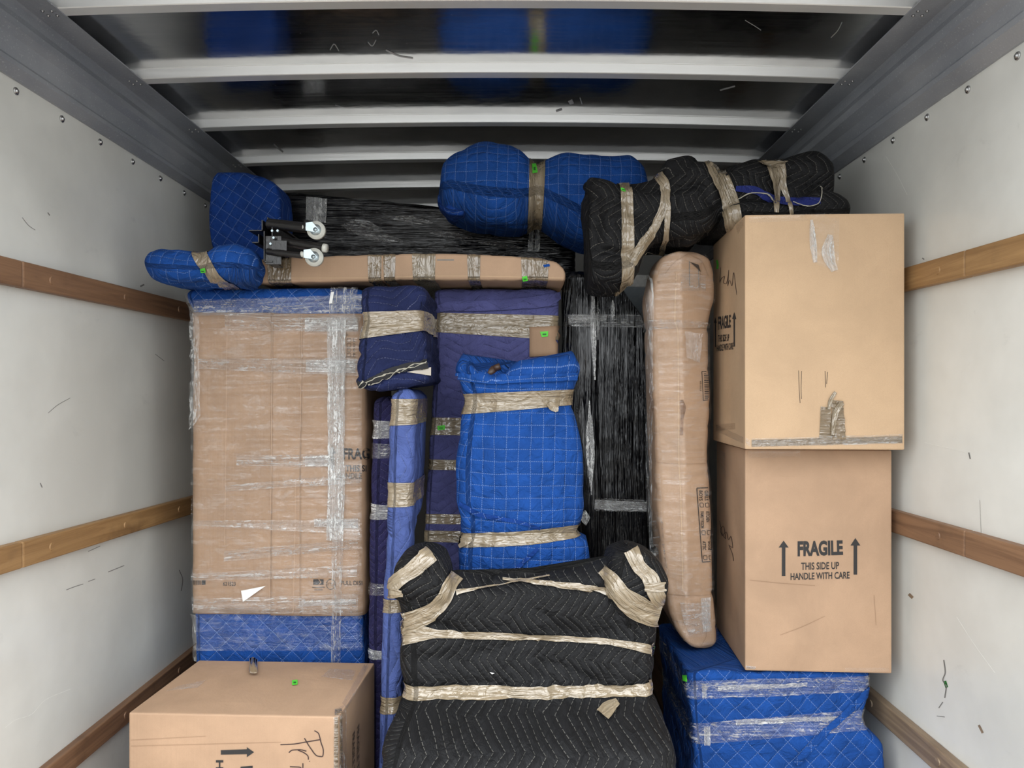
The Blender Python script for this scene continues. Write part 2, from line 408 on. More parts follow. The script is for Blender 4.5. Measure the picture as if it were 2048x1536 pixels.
        for j in js:
            f = s.fn[j]
            for k in range(m + 1):
                q = k / m; tq = (w0[0] + (w0[1] - w0[0]) * f) * (1 - q) + (w1[0] + (w1[1] - w1[0]) * f) * q
                x = np.interp(tq, s.rows, np.arange(s.R)); i = int(min(s.R - 2, x)); g = x - i
                p = s.P[i, j] * (1 - g) + s.P[i + 1, j] * g; n = s.N[i, j]
                o = off + crink * noise.noise(Vector((p[0] * 60, p[1] * 60, p[2] * 60 + seed))) if crink else off
                p = p + n * o
                if k == 0:
                    if pp is not None: ulast += float(np.linalg.norm(p - pp))
                    pp = p
                vs.append(p); uv.append((ulast, tq + 0.37 * seed))
        n = len(js); fs = []
        for a in range(n if closed else n - 1):
            b = (a + 1) % n
            for k in range(m): fs.append((a * (m + 1) + k, b * (m + 1) + k, b * (m + 1) + k + 1, a * (m + 1) + k + 1))
        o = mesh_obj(name, vs, fs, mat, parent or s.parent, uv, True); fix_normals(o, s); s.bands.append(o)
        if solid:
            md = o.modifiers.new('thickness', 'SOLIDIFY'); md.thickness = solid; md.offset = 0
        return o

def fix_normals(o, ref=None):
    bm = bmesh.new(); bm.from_mesh(o.data); bmesh.ops.recalc_face_normals(bm, faces=bm.faces); bm.to_mesh(o.data); bm.free()

def bvh_of(*objs):
    vs, fs = [], []
    for o in objs:
        b = len(vs); vs += [v.co.copy() for v in o.data.vertices]; fs += [tuple(b + i for i in p.vertices) for p in o.data.polygons]
    return BVHTree.FromPolygons(vs, fs)
EYE = Vector((0, 0, CZ))
def on(bvh, px, py, off, Y=2.5):
    d = W(px, py, 1.0) - EYE
    h = bvh.ray_cast(EYE, d.normalized())
    if h[0] is None:
        h = bvh.find_nearest(EYE + d * Y)
    p, n = h[0], h[1]
    if n.dot(d) > 0: n = -n
    return p + n * off
def bil(q, u, v):
    a = (q[0][0] * (1 - u) + q[1][0] * u, q[0][1] * (1 - u) + q[1][1] * u); b = (q[3][0] * (1 - u) + q[2][0] * u, q[3][1] * (1 - u) + q[2][1] * u)
    return (a[0] * (1 - v) + b[0] * v, a[1] * (1 - v) + b[1] * v)
def patch(parent, name, mat, q, bvh, off=0.002, step=9, Y=2.5, solid=0.0, vert=False, crink=0.0, seed=0.0):
    """A sheet pressed on a body; q = its four corners (upper left, upper right, lower right, lower left)."""
    if len(q) == 2: (x0, y0), (x1, y1) = q; q = [(x0, y0), (x1, y0), (x1, y1), (x0, y1)]
    wpx = math.dist(q[0], q[1]); hpx = math.dist(q[0], q[3]); nu = max(1, round(wpx / step)); nv = max(1, round(hpx / step))
    vs, uv, fs = [], [], []; k = Y / F
    for i in range(nu + 1):
        for j in range(nv + 1):
            x, y = bil(q, i / nu, j / nv)
            o = off + (crink * noise.noise(Vector((x * .11, y * .11, seed))) if crink else 0)
            vs.append(on(bvh, x, y, o, Y)); a, b = i / nu * wpx * k, j / nv * hpx * k
            uv.append((b + seed, a + seed) if vert else (a + seed, b + seed))
    for i in range(nu):
        for j in range(nv):
            a = i * (nv + 1) + j; fs.append((a, a + 1, a + nv + 2, a + nv + 1))
    o = mesh_obj(name, vs, fs, mat, parent, uv, True)
    if solid: md = o.modifiers.new('thickness', 'SOLIDIFY'); md.thickness = solid; md.offset = 1
    return o
def ribbon(parent, name, mat, pts, bvh, off=0.003, step=7, Y=2.5, m=4, smooth=True, seed=0.0, crink=0.0, clip=False):
    """A strip along a path on a body; pts = (x, y, width)."""
    pts = [tuple(p) for p in pts]; L = [0]
    for a, b in zip(pts, pts[1:]): L.append(L[-1] + math.dist(a[:2], b[:2]))
    n = max(2, int(L[-1] / step)); tq = np.linspace(0, L[-1], n + 1)
    f = pchip if smooth and len(pts) > 2 else (lambda x, y, q: np.interp(q, x, y))
    xs, ys, ws = (f(L, [p[i] for p in pts], tq) for i in range(3))
    vs, uv, fs, hit = [], [], [], []; k = Y / F
    for i in range(n + 1):
        a, b = max(0, i - 1), min(n, i + 1); dx, dy = xs[b] - xs[a], ys[b] - ys[a]; l = math.hypot(dx, dy) or 1
        for j in range(m + 1):
            w_ = (j / m - 0.5) * ws[i]
            x, y = xs[i] - dy / l * w_, ys[i] + dx / l * w_
            o = off + (crink * noise.noise(Vector((x * .1, y * .1, seed))) if crink else 0)
            vs.append(on(bvh, x, y, o, Y)); uv.append((tq[i] * k + seed, w_ * k + seed))
            if clip: hit.append(bvh.ray_cast(EYE, (W(x, y, 1.0) - EYE).normalized())[0] is not None)
    for i in range(n):
        for j in range(m):
            a = i * (m + 1) + j; fs.append((a, a + 1, a + m + 2, a + m + 1))
    if clip:                                                        # print ends where the body does
        fs = [f for f in fs if all(hit[q] for q in f)
              and max((vs[a] - vs[b]).length for a in f for b in f) < .05]
        if not fs: return None
        used = sorted({q for f in fs for q in f}); ix = {q: i for i, q in enumerate(used)}
        vs = [vs[q] for q in used]; uv = [uv[q] for q in used]; fs = [tuple(ix[q] for q in f) for f in fs]
    return mesh_obj(name, vs, fs, mat, parent, uv, True)
def text(parent, body, q, bvh, mat=None, bold=0.0, off=0.0012, name='printed_text', Y=2.5, cut=None):
    if len(q) == 2: (x0, y0), (x1, y1) = q; q = [(x0, y0), (x1, y0), (x1, y1), (x0, y1)]
    cu = bpy.data.curves.new('lettering', 'FONT'); cu.body = body; cu.resolution_u = 3; cu.offset = bold; cu.fill_mode = 'BOTH'
    ob = bpy.data.objects.new('lettering', cu); C.objects.link(ob)
    dg = bpy.context.evaluated_depsgraph_get(); me = bpy.data.meshes.new_from_object(ob.evaluated_get(dg))
    bpy.data.objects.remove(ob); bpy.data.curves.remove(cu)
    vs = np.array([v.co[:2] for v in me.vertices]); lo, hi = vs.min(0), vs.max(0); vs = (vs - lo) / (hi - lo)
    fs = [tuple(p.vertices) for p in me.polygons]; bpy.data.meshes.remove(me)
    if cut is not None: fs = [f for f in fs if all(vs[i][0] <= cut for i in f)]
    hit = [bvh.ray_cast(EYE, (W(*bil(q, u, 1 - v), 1.0) - EYE).normalized())[0] is not None for u, v in vs]
    fs = [f for f in fs if all(hit[i] for i in f)]
    P = [on(bvh, *bil(q, u, 1 - v), off, Y) for u, v in vs]
    if not fs: return None
    used = sorted({q_ for f in fs for q_ in f}); ix = {q_: i for i, q_ in enumerate(used)}
    P = [P[q_] for q_ in used]; fs = [tuple(ix[q_] for q_ in f) for f in fs]
    return mesh_obj(name, P, fs, mat or M['ink'], parent)
def poly(parent, name, mat, pts, bvh, off=0.0012, Y=2.5):
    return mesh_obj(name, [on(bvh, x, y, off, Y) for x, y in pts], [tuple(range(len(pts)))], mat, parent)
def line(parent, name, mat, pts, width, bvh, off=0.0012, Y=2.5, smooth=True, step=4):
    return ribbon(parent, name, mat, [(x, y, width) for x, y in pts], bvh, off, step, Y, 1, smooth, clip=True)
def arrow(parent, bvh, x, y0, y1, hw=8.5, sw=4.2, hl=18, xt=None, off=0.0012):
    xt = x if xt is None else xt                                   # upright arrow, tip at y0
    f = lambda y: x + (xt - x) * (y1 - y) / (y1 - y0)
    return poly(parent, 'printed_arrow', M['ink'], [(f(y1) - sw, y1), (f(y1) + sw, y1), (f(y0 + hl) + sw, y0 + hl), (f(y0 + hl) + hw, y0 + hl), (f(y0), y0), (f(y0 + hl) - hw, y0 + hl), (f(y0 + hl) - sw, y0 + hl)], bvh, off)
def sticker(parent, q, bvh, Y=2.5, off=0.003):
    o = patch(parent, 'sticker', M['green'], q, bvh, off, 5, Y); o['label'] = 'small green inventory sticker'
    if len(q) == 2: (x0, y0), (x1, y1) = q; q = [(x0, y0), (x1, y0), (x1, y1), (x0, y1)]
    a = bil(q, .25, .4); b = bil(q, .75, .75)
    i = patch(o, 'ink_mark', M['greendk'], [a, (b[0], a[1]), b, (a[0], b[1])], bvh, off + 0.0012, 4, Y)
    return o

# ------------------------------------------------------------------ the truck box
WL, WR, Y0, Y1 = -1.38, 1.235, 1.25, 5.6
ZT = CZ + 0.88; ZF = CZ + 1.05; ZR = CZ + 1.078
bm = box_bm((-30, -30, -1.0), (30, 40, -0.92)); structure(bm_obj('ground', bm, M['ground']))
fl = structure(bm_obj('floor', box_bm((WL - .05, Y0, -0.06), (WR + .05, Y1 + .05, -0.012)), M['plank']))
nb = 14
for k in range(nb):
    a = WL + (WR - WL) / nb * k
    bm_obj('plank', box_bm((a + .002, Y0, -0.012), (a + (WR - WL) / nb - .002, Y1, 0.0), 0.0015, 1), M['plank'], fl)
wl = structure(bm_obj('wall_left', box_bm((WL - .05, Y0, 0), (WL, Y1, ZT)), M['wall']))
wr = structure(bm_obj('wall_right', box_bm((WR, Y0, 0), (WR + .05, Y1, ZT)), M['wall']))
wb = structure(bm_obj('wall_back', box_bm((WL - .05, Y1, 0), (WR + .05, Y1 + .05, ZR + .06)), M['wall']))
# roof sheet with a slight crown, and its bows
XC = (WL + WR) / 2; HW = (WR - WL) / 2 + .05
def crown(x): return 0.028 * (1 - ((x - XC) / HW) ** 2)
nx = 24; xs = [WL - .05 + (2 * HW) * i / nx for i in range(nx + 1)]
prof = [(x, ZR + crown(x)) for x in xs] + [(x, ZR + crown(x) + .02) for x in reversed(xs)]
ceil = structure(prism('ceiling', prof, Y0, Y1 + .05, M['roof']))
AL, AR = -1.254, 1.073
def rib(y):
    hat = [(-.006, .0), (-.006, -.002), (-.002, -.002), (0.003, -.030), (.006, -.032), (.046, -.032), (.049, -.030), (.054, -.003), (.068, -.003), (.068, 0)]
    xs_ = [AL - .05 + (AR - AL + .10) * i / 20 for i in range(21)]
    n = len(hat); vs = [(x, y + h[0], ZR + crown(x) + h[1]) for x in xs_ for h in hat]
    fs = [(i * n + j, i * n + (j + 1) % n, (i + 1) * n + (j + 1) % n, (i + 1) * n + j) for i in range(20) for j in range(n)]
    fs += [tuple(range(n)), tuple(range(20 * n, 21 * n))]
    o = mesh_obj('roof_rib', vs, fs, M['rib'], ceil); fix_normals(o); return o
rib_y = [1.62 + .469 * k for k in range(8)]
for y in rib_y: rib(y)
# corner rails
pl = [(AL, ZF + .004), (AL, ZF), (-1.335, ZF), (-1.340, ZF - .006), (-1.343, ZF - .03), (-1.336, ZF - .05), (-1.336, ZF - .07), (-1.350, ZF - .09), (-1.353, CZ + .905), (-1.345, CZ + .895), (-1.345, CZ + .882), (-1.372, CZ + .862), (WL - .0, CZ + .862), (WL - .06, CZ + .862), (WL - .06, ZF + .02), (-1.32, ZF + .02)]
pr = [(AR, ZF + .004), (AR, ZF), (1.155, ZF), (1.160, ZF - .006), (1.163, ZF - .03), (1.157, ZF - .05), (1.160, ZF - .075), (1.186, ZF - .10), (1.200, CZ + .915), (1.192, CZ + .905), (1.194, CZ + .890), (1.227, CZ + .862), (WR, CZ + .862), (WR + .06, CZ + .862), (WR + .06, ZF + .02), (1.14, ZF + .02)]
t1 = structure(prism('trim_1', pl, Y0, Y1, M['rail'])); t2 = structure(prism('trim_2', pr, Y0, Y1, M['rail']))
# rivets: dome + washer
def rivet_mesh(r):
    bm = bmesh.new(); bmesh.ops.create_cone(bm, cap_ends=True, segments=14, radius1=r, radius2=r * .9, depth=.003, matrix=Matrix.Translation((0, 0, .0015)))
    bmesh.ops.create_uvsphere(bm, u_segments=10, v_segments=6, radius=r * .62, matrix=Matrix.Translation((0, 0, .002)))
    me = bpy.data.meshes.new('rivet'); bm.to_mesh(me); bm.free(); me.materials.append(M['rivet'])
    me.polygons.foreach_set('use_smooth', [True] * len(me.polygons)); return me
rv, rv2 = rivet_mesh(.011), rivet_mesh(.0045)
def rivet(me, loc, rot, par):
    o = bpy.data.objects.new('rivet', me); C.objects.link(o); o.location = loc; o.rotation_euler = rot; o.parent = par
for k in range(13):
    rivet(rv, (WL, 1.90 + .213 * k, CZ + .835), (0, math.pi / 2, 0), wl)
    rivet(rv, (WR, 1.69 + .210 * k, CZ + .838), (0, -math.pi / 2, 0), wr)
for y in rib_y:
    for dx, dy in ((.02, .012), (.045, .012), (.02, .038), (.045, .038)):
        rivet(rv2, (AL - dx, y + dy, ZF), (math.pi, 0, 0), t1); rivet(rv2, (AR + dx, y + dy, ZF), (math.pi, 0, 0), t2)
# wooden tie slats, two boards a row, with plugs over the bolts
def slat(par, x, inward, y0, y1, z, zs, mat, h=.072, th=.028):
    a, b = sorted((x, x + inward * th))
    bm = box_bm((a, y0 + .002, z - h / 2), (b, y1 - .002, z + h / 2), 0.004, 2)
    for v in bm.verts: v.co.z += (v.co.y - 2.5) * zs
    o = bm_obj('slat', bm, mat, par)
    y = y0 + .13
    while y < y1 - .05:
        bm = cyl_bm((x + inward * (th - .002), y, z + (y - 2.5) * zs), (x + inward * (th + .003), y, z + (y - 2.5) * zs), .013, .011, 14)
        bm_obj('bolt_plug', bm, mat, o); y += .42
for z, zs, m_ in ((CZ + .335, .012, 'wood'), (CZ - .445, -.02, 'wood_y'), (CZ - 1.105, .01, 'wood')):
    slat(wl, WL, 1, Y0, 2.10, z, zs, M[m_]); slat(wl, WL, 1, 2.10, 4.6, z, zs, M[m_])
for z, zs, m_ in ((CZ + .364, .02, 'wood_y'), (CZ - .408, -.012, 'wood'), (CZ - 1.055, 0, 'wood_g')):
    slat(wr, WR, -1, Y0, 2.08, z, zs, M[m_]); slat(wr, WR, -1, 2.08, 4.6, z, zs, M[m_])
# scuffs and scratches on the walls
bl, br = bvh_of(wl), bvh_of(wr)
for pts, wd, m_ in (([(132, 1180), (150, 1173), (166, 1168)], 2, 'scuff'), ([(176, 1163), (190, 1158)], 2, 'scuff'), ([(216, 1144), (248, 1131)], 2.5, 'scuff'),
                    ([(176, 1103), (200, 1092)], 2, 'scuff'), ([(358, 1140), (365, 1160), (362, 1182)], 2.5, 'scuff'), ([(310, 708), (328, 722)], 1.6, 'scuff'),
                    ([(10, 1455), (30, 1440), (60, 1430), (90, 1400), (140, 1378)], 1.6, 'scratch'), ([(96, 826), (115, 810), (140, 796)], 1.5, 'scuff'),
                    ([(280, 573), (288, 569)], 5, 'scuff'), ([(95, 425), (99, 431)], 3, 'scuff'), ([(118, 184), (122, 188)], 3, 'scuff'), ([(44, 435), (58, 452), (70, 460)], 1.6, 'scuff'),
                    ([(80, 966), (84, 975)], 3, 'scuff')):
    line(wl, 'scuff_mark', M[m_], pts, wd * .65, bl, 0.0008)
for pts, wd, m_ in (([(1888, 1320), (1891, 1345), (1886, 1360), (1893, 1372), (1890, 1396)], 4, 'scuff'), ([(1890, 1362), (1894, 1375)], 9, 'greendk'), ([(1886, 1404), (1878, 1416)], 3, 'scuff'), ([(1874, 1432), (1890, 1434)], 2, 'scuff'),
                    ([(1914, 1234), (1950, 1290), (1990, 1345)], 1.6, 'scratch'), ([(1818, 1188), (1826, 1196)], 9, 'wood_g'), ([(1772, 312), (1795, 350), (1815, 390)], 1.3, 'scratch'),
                    ([(1845, 516), (1849, 519)], 4, 'scuff'), ([(1938, 905), (1941, 918)], 4, 'scuff'), ([(1958, 1450), (1966, 1466)], 7, 'wood_g'), ([(1850, 885), (1935, 905)], 1.6, 'scratch'),
                    ([(1960, 1000), (1963, 1070)], 0.8, 'scuff'), ([(1880, 200), (1900, 190)], 2, 'scratch')):
    line(wr, 'scuff_mark', M[m_], pts, wd * .65, br, 0.0008)

bc = bvh_of(ceil)
for pts, wd in (([(1118, 216), (1130, 210), (1146, 202)], 9), ([(1112, 222), (1124, 218)], 4), ([(736, 84), (744, 92), (752, 80)], 1.5), ([(772, 100), (800, 112), (826, 116)], 3), ([(745, 66), (752, 60), (758, 70)], 1.5),
                ([(660, 100), (668, 88), (678, 102)], 1.5), ([(548, 288), (556, 296), (566, 304)], 3), ([(1662, 75), (1676, 60), (1684, 44)], 1.4), ([(1490, 40), (1510, 52), (1522, 60)], 1.2), ([(1160, 195), (1164, 208)], 2), ([(670, 210), (690, 214), (720, 212)], 1.6), ([(1440, 180), (1470, 172)], 3)):
    line(ceil, 'scrape_mark', M['scrape'], pts, wd, bc, 0.0008)
# ------------------------------------------------------------------ cartons
def carton(parent, corner, rot, w, d, h, mat, seed=0.0, n=16):
    """corner = lower front left corner; rot turns the box about it."""
    bm = bmesh.new(); bmesh.ops.create_cube(bm, size=1.0)
    for v in bm.verts: v.co = Vector(((v.co.x + .5) * w, (v.co.y + .5) * d, (v.co.z + .5) * h))
    bmesh.ops.bevel(bm, geom=bm.edges[:], offset=.005, segments=2, affect='EDGES', profile=.6)
    bmesh.ops.subdivide_edges(bm, edges=[e for e in bm.edges if e.calc_length() > .2], cuts=n, use_grid_fill=True)
    R = Matrix.Translation(Vector(corner)) @ Matrix.Rotation(rot, 4, 'Z')
    for v in bm.verts:
        c = v.co; e = min(min(c.x, w - c.x) + min(c.y, d - c.y), min(c.x, w - c.x) + min(c.z, h - c.z), min(c.y, d - c.y) + min(c.z, h - c.z))
        k = .0035 * noise.noise(c * 7 + Vector((seed, seed, 0))) + .003 * noise.noise(c * 2.5 + Vector((seed, 0, 9)))
        nrm = Vector((c.x / w - .5, c.y / d - .5, c.z / h - .5)); ax = max(range(3), key=lambda i: abs(nrm[i]))
        if not (ax == 2 and nrm[2] < 0): c[ax] += k * min(1, e / .08) * (1 if nrm[ax] > 0 else -1)
        v.co = R @ c
    return bm_obj('body', bm, mat, parent, False)
DT = 0.585                                           # top of the wrapped dresser
t = thing('moving_carton', 'upright tan moving carton printed FRAGILE on its front, beneath another carton', 'box', 'tall cartons at the right wall')
b = carton(t, (.7276, 2.464, DT + .002), math.radians(-3.4), .458, .46, .708, M['card'], 1.0); bv = bvh_of(b)
text(t, 'FRAGILE', [(1595, 1082), (1685, 1080), (1686, 1110), (1595, 1113)], bv, bold=.045)
text(t, 'THIS SIDE UP', [(1602, 1125), (1678, 1123.5), (1678, 1138), (1602, 1140)], bv, bold=.02)
text(t, 'HANDLE WITH CARE', [(1581, 1146), (1699, 1143), (1699, 1157), (1581, 1160)], bv, bold=.02)
arrow(t, bv, 1567, 1081, 1152, 10, 3.6, 14); arrow(t, bv, 1710.5, 1076, 1149, 10, 3.6, 15)
patch(t, 'clear_tape', M['film_lo'], [(1497, 903), (1600, 901), (1600, 914), (1497, 916)], bv, .002)
patch(t, 'clear_tape', M['film_hi'], [(1492, 1331), (1512, 1333), (1508, 1342), (1492, 1342)], bv, .002, 5, crink=.002)
patch(t, 'clear_tape', M['film_lo'], [(1690, 1335), (1786, 1335), (1786, 1342), (1690, 1342)], bv, .002)
patch(t, 'clear_tape', M['film'], [(1437, 900), (1452, 905), (1452, 955), (1440, 930)], bv, .002, crink=.002)
line(t, 'handwriting', M['marker'], [(1440, 1042), (1446, 1072), (1441, 1060), (1447, 1052), (1452, 1078), (1447, 1070), (1453, 1064), (1458, 1080), (1462, 1072), (1466, 1096), (1458, 1090), (1466, 1110), (1468, 1122)], 1.0, bv)
for pts in ([(1500, 1160), (1560, 1166), (1630, 1171)], [(1560, 1270), (1600, 1255), (1650, 1232)], [(1748, 1190), (1752, 1250)]):
    line(t, 'crease', M['card_dull'], pts, 1.5, bv, .0009)
t = thing('moving_carton', 'pale tan moving carton topmost of the stack at the right wall, black bundle above it', 'box', 'tall cartons at the right wall')
b = carton(t, (.700, 2.372, DT + .717), math.radians(-2.7), .482, .475, .724, M['card_pale'], 5.0); bv = bvh_of(b)
text(t, 'FRAGILE', [(1437, 633), (1462, 629), (1462, 655), (1437, 660)], bv, bold=.03)
text(t, 'THIS SIDE UP', [(1437, 670), (1459, 668), (1459, 682), (1437, 684)], bv, bold=.02)
text(t, 'HANDLE WITH CARE', [(1434, 690), (1467, 685), (1467, 699), (1434, 703)], bv, bold=.02)
arrow(t, bv, 1469, 624, 693, 4.2, 1.3, 14); arrow(t, bv, 1431.5, 634, 694, 2.8, 1.0, 12)
line(t, 'handwriting', M['marker'], [(1442, 535), (1440, 565), (1444, 556), (1450, 552), (1447, 566), (1452, 568), (1458, 540), (1456, 572), (1460, 560), (1464, 572), (1468, 545), (1471, 566), (1474, 590)], 0.9, bv)
line(t, 'sticker', M['green'], [(1434, 520), (1436, 530), (1435, 538)], 4, bv)
patch(t, 'clear_tape', M['film_lo'], [(1621, 430), (1679, 427), (1676, 545), (1624, 525)], bv, .002, 7, crink=.002)
ribbon(t, 'clear_tape', M['film_hi'], [(1622, 440, 6), (1626, 490, 14), (1630, 525, 8)], bv, .004, 5, crink=.003)
ribbon(t, 'clear_tape', M['film_hi'], [(1660, 470, 10), (1655, 505, 26), (1668, 542, 14)], bv, .004, 5, crink=.004)
patch(t, 'tape', M['tape_dk'], [(1503, 880), (1812, 872), (1812, 885), (1503, 893)], bv, .0015, 8)
patch(t, 'tape', M['film'], [(1503, 877), (1812, 868), (1812, 887), (1503, 894)], bv, .0035, 8, crink=.002)
patch(t, 'tape', M['tape_dk'], [(1641, 813), (1660, 815), (1668, 880), (1638, 880)], bv, .003, 6, crink=.003)
patch(t, 'tape', M['tape_dk'], [(1662, 800), (1685, 802), (1691, 879), (1664, 880)], bv, .0045, 6, crink=.006, seed=2)
ribbon(t, 'tape', M['tape'], [(1670, 784, 6), (1660, 800, 8), (1656, 818, 6)], bv, .006, 4, crink=.004)
ribbon(t, 'tape', M['tape'], [(1682, 805, 12), (1668, 830, 10), (1664, 870, 8)], bv, .008, 4, crink=.006)
patch(t, 'clear_tape', M['film_lo'], [(1498, 434), (1700, 425), (1700, 438), (1498, 446)], bv, .0015)
patch(t, 'clear_tape', M['film'], [(1424, 845), (1500, 880), (1500, 893), (1425, 858)], bv, .002)
patch(t, 'clear_tape', M['film'], [(1473, 450), (1488, 438), (1488, 452), (1476, 468)], bv, .002, 5, crink=.002)
for pts in ([(1597, 741), (1598, 770), (1600, 806)], [(1603, 742), (1602, 780), (1603, 798)], [(1650, 742), (1651, 775)], [(1655, 744), (1653, 768)]):
    line(t, 'scuff_mark', M['ink2'], pts, 1.2, bv, .0009)

t = thing('moving_carton', 'large carton lying on its side at lower left, marked with pen, green sticker on top', 'box')
bx0 = (-1.121, 2.215, 0.0); b = carton(t, bx0, math.radians(-2.6), .612, .44, .555, M['card'], 9.0); bv = bvh_of(b)
poly(t, 'printed_arrow', M['ink'], [(442, 1500), (494, 1498), (494, 1494), (508.5, 1504), (494, 1514), (494, 1508), (442, 1509)], bv)
text(t, 'HANDLE WITH CARE', [(447, 1520), (448, 1800), (432, 1800), (432, 1520)], bv, bold=.03)
text(t, 'FRAGILE', [(506, 1531), (507, 1720), (481, 1720), (481, 1533)], bv, bold=.04)
for pts in ([(629, 1461), (637, 1466), (642, 1484), (647, 1502), (645, 1513), (636, 1512), (622, 1497), (609, 1476)], [(640, 1479), (610, 1484), (585, 1488), (561, 1489)],
            [(613, 1502), (600, 1499), (584, 1500), (578, 1505)], [(596, 1500), (608, 1505), (617, 1514), (617, 1519)], [(619, 1522), (620, 1522.5)], [(580, 1533), (600, 1534), (608, 1545)], [(606, 1526), (606, 1540), (580, 1552)]):
    line(t, 'handwriting', M['marker'], pts, 2.2, bv)
sticker(t, [(584, 1362), (595, 1361), (595, 1371), (584, 1372)], bv)
patch(t, 'clear_tape', M['film'], [(660, 1338), (712, 1342), (704, 1362), (642, 1355)], bv, .002, 6, crink=.002)
patch(t, 'clear_tape', M['film'], [(360, 1372), (412, 1361), (396, 1376), (330, 1384)], bv, .002, 6, crink=.001)
patch(t, 'tape', M['tape_dk'], [(670, 1420), (683, 1418), (684, 1536), (668, 1536)], bv, .002, 8)
patch(t, 'clear_tape', M['film'], [(668, 1421), (690, 1412), (692, 1640), (668, 1650)], bv, .004, 8, vert=True, crink=.002)
patch(t, 'clear_tape', M['film'], [(684, 1408), (733, 1322), (737, 1335), (692, 1418)], bv, .003, 8, crink=.002)
ribbon(t, 'tape', M['tape_dk'], [(500, 1326, 10), (508, 1323, 12), (514, 1321, 7)], bv, .012, 3, crink=.01)
for k, (x0, x1) in enumerate(((704, 709), (713, 718))):
    text(t, 'FRAGILE THIS SIDE UP', [(x1, 1460 - k * 14), (x1, 1630), (x0, 1640), (x0, 1470 - k * 14)], bv, M['ink2'], .03)
for y, w_ in ((1478, 150), (1490, 300)):
    line(t, 'crease', M['card_dull'], [(262, y + 2), (262 + w_ / 2, y - 2), (262 + w_, y - 6)], 1.3, bv, .0009)

# ------------------------------------------------------------------ blue wrapped dresser at lower right
t = thing('blanket_wrapped_dresser', 'blue quilted blanket wrapped dresser under the two cartons, banded with clear film', 'wrapped furniture')
L = Loft(t, 'blanket', M['blue_di'], 'Z', [(790 + (CZ - DT) * F / 2.46, 1372, 1748, 2.46, 3.0), (1370, 1374, 1748, 2.46, 3.0), (1440, 1378, 1738, 2.45, 3.0), (1500, 1384, 1776, 2.44, 3.0), (1536, 1388, 1778, 2.44, 3.0), (790 + CZ * F / 2.44, 1392, 1775, 2.44, 3.0)],
         r=.03, rend=.018, amp=.003, crease=.006, cfreq=(5, 5, 9), seed=2, cinch=((1370, 1372, .004, .05), (1460, 1445, .012, .06)), gather=.006)
L.band('film_band', M['film'], (1362, 1352), (1400, 1385), off=.004, seed=1)
L.band('film_band', M['film_hi'], (1372, 1362), (1384, 1368), fa=(-.75, .35), secs=(0,), off=.006, seed=5)
L.band('film_band', M['film'], (1450, 1420), (1490, 1462), off=.004, seed=2)
L.band('film_band', M['film_hi'], (1444, 1432), (1456, 1440), fa=(-.55, .8), secs=(0,), off=.006, seed=3)
patch(t, 'film_band', M['film_hi'], [(1404, 1366), (1412, 1366), (1412, 1396), (1404, 1396)], L.bvh, .006, 5, vert=True)
patch(t, 'film_band', M['film_hi'], [(1408, 1452), (1420, 1452), (1420, 1490), (1408, 1490)], L.bvh, .006, 5, vert=True)
sticker(t, [(1366, 1350), (1375, 1350), (1375, 1363), (1367, 1362)], L.whole())
ribbon(t, 'blanket_fold', M['blue_di'], [(1750, 1362, 12), (1712, 1405, 14), (1650, 1462, 14), (1590, 1525, 14)], L.bvh, .008, 6)

# ------------------------------------------------------------------ tall cardboard wrapped piece standing on the dresser
t = thing('cardboard_wrapped_panel', 'tall narrow piece padded in cardboard and clear film beside the cartons, standing on blue blanket', 'wrapped furniture')
st = [(503, 1345, 1405, 2.68, 2.82), (520, 1318, 1421, 2.68, 2.83), (560, 1303, 1430, 2.68, 2.83), (600, 1297, 1429, 2.68, 2.83), (650, 1302, 1417, 2.68, 2.83), (700, 1303, 1417, 2.68, 2.83), (800, 1306, 1421, 2.68, 2.84), (900, 1310, 1415, 2.68, 2.84), (1000, 1314, 1421, 2.68, 2.84),
      (1100, 1320, 1425, 2.68, 2.84), (1180, 1330, 1427, 2.68, 2.84), (1220, 1336, 1431, 2.68, 2.84), (1260, 1352, 1435, 2.68, 2.84), (790 + (CZ - DT) * F / 2.68, 1388, 1436, 2.68, 2.83)]
def ridge(p):
    z = p[2]; k = np.interp(z, (CZ - .8, CZ + .5), ((1368 - CX) / F * 2.68, (1354 - CX) / F * 2.68))
    if p[1] < 2.75: p[1] -= .05 * max(0, 1 - abs(p[0] - k) / .12)
    return p
L = Loft(t, 'cardboard', M['card'], 'Z', st, r=.018, rend=.03, amp=.0025, freq=5, crease=.004, cfreq=(3, 3, 9), warp=ridge, seed=7,
         cinch=((655, 655, .003, .008), (925, 925, .003, .008), (1188, 1188, .003, .008)))
bv = L.bvh
for y, xa, xb in ((655, 1303, 1424), (925, 1312, 1424), (1188, 1333, 1433)):
    line(t, 'crease', M['card_dull'], [(xa, y), ((xa + xb) / 2, y + 3), (xb, y + 1)], 1.6, bv, .0014)
line(t, 'crease', M['card_pale'], [(1353, 545), (1350, 640), (1356, 665), (1357, 760), (1358, 915), (1362, 1000), (1366, 1180)], 2, bv, .002)
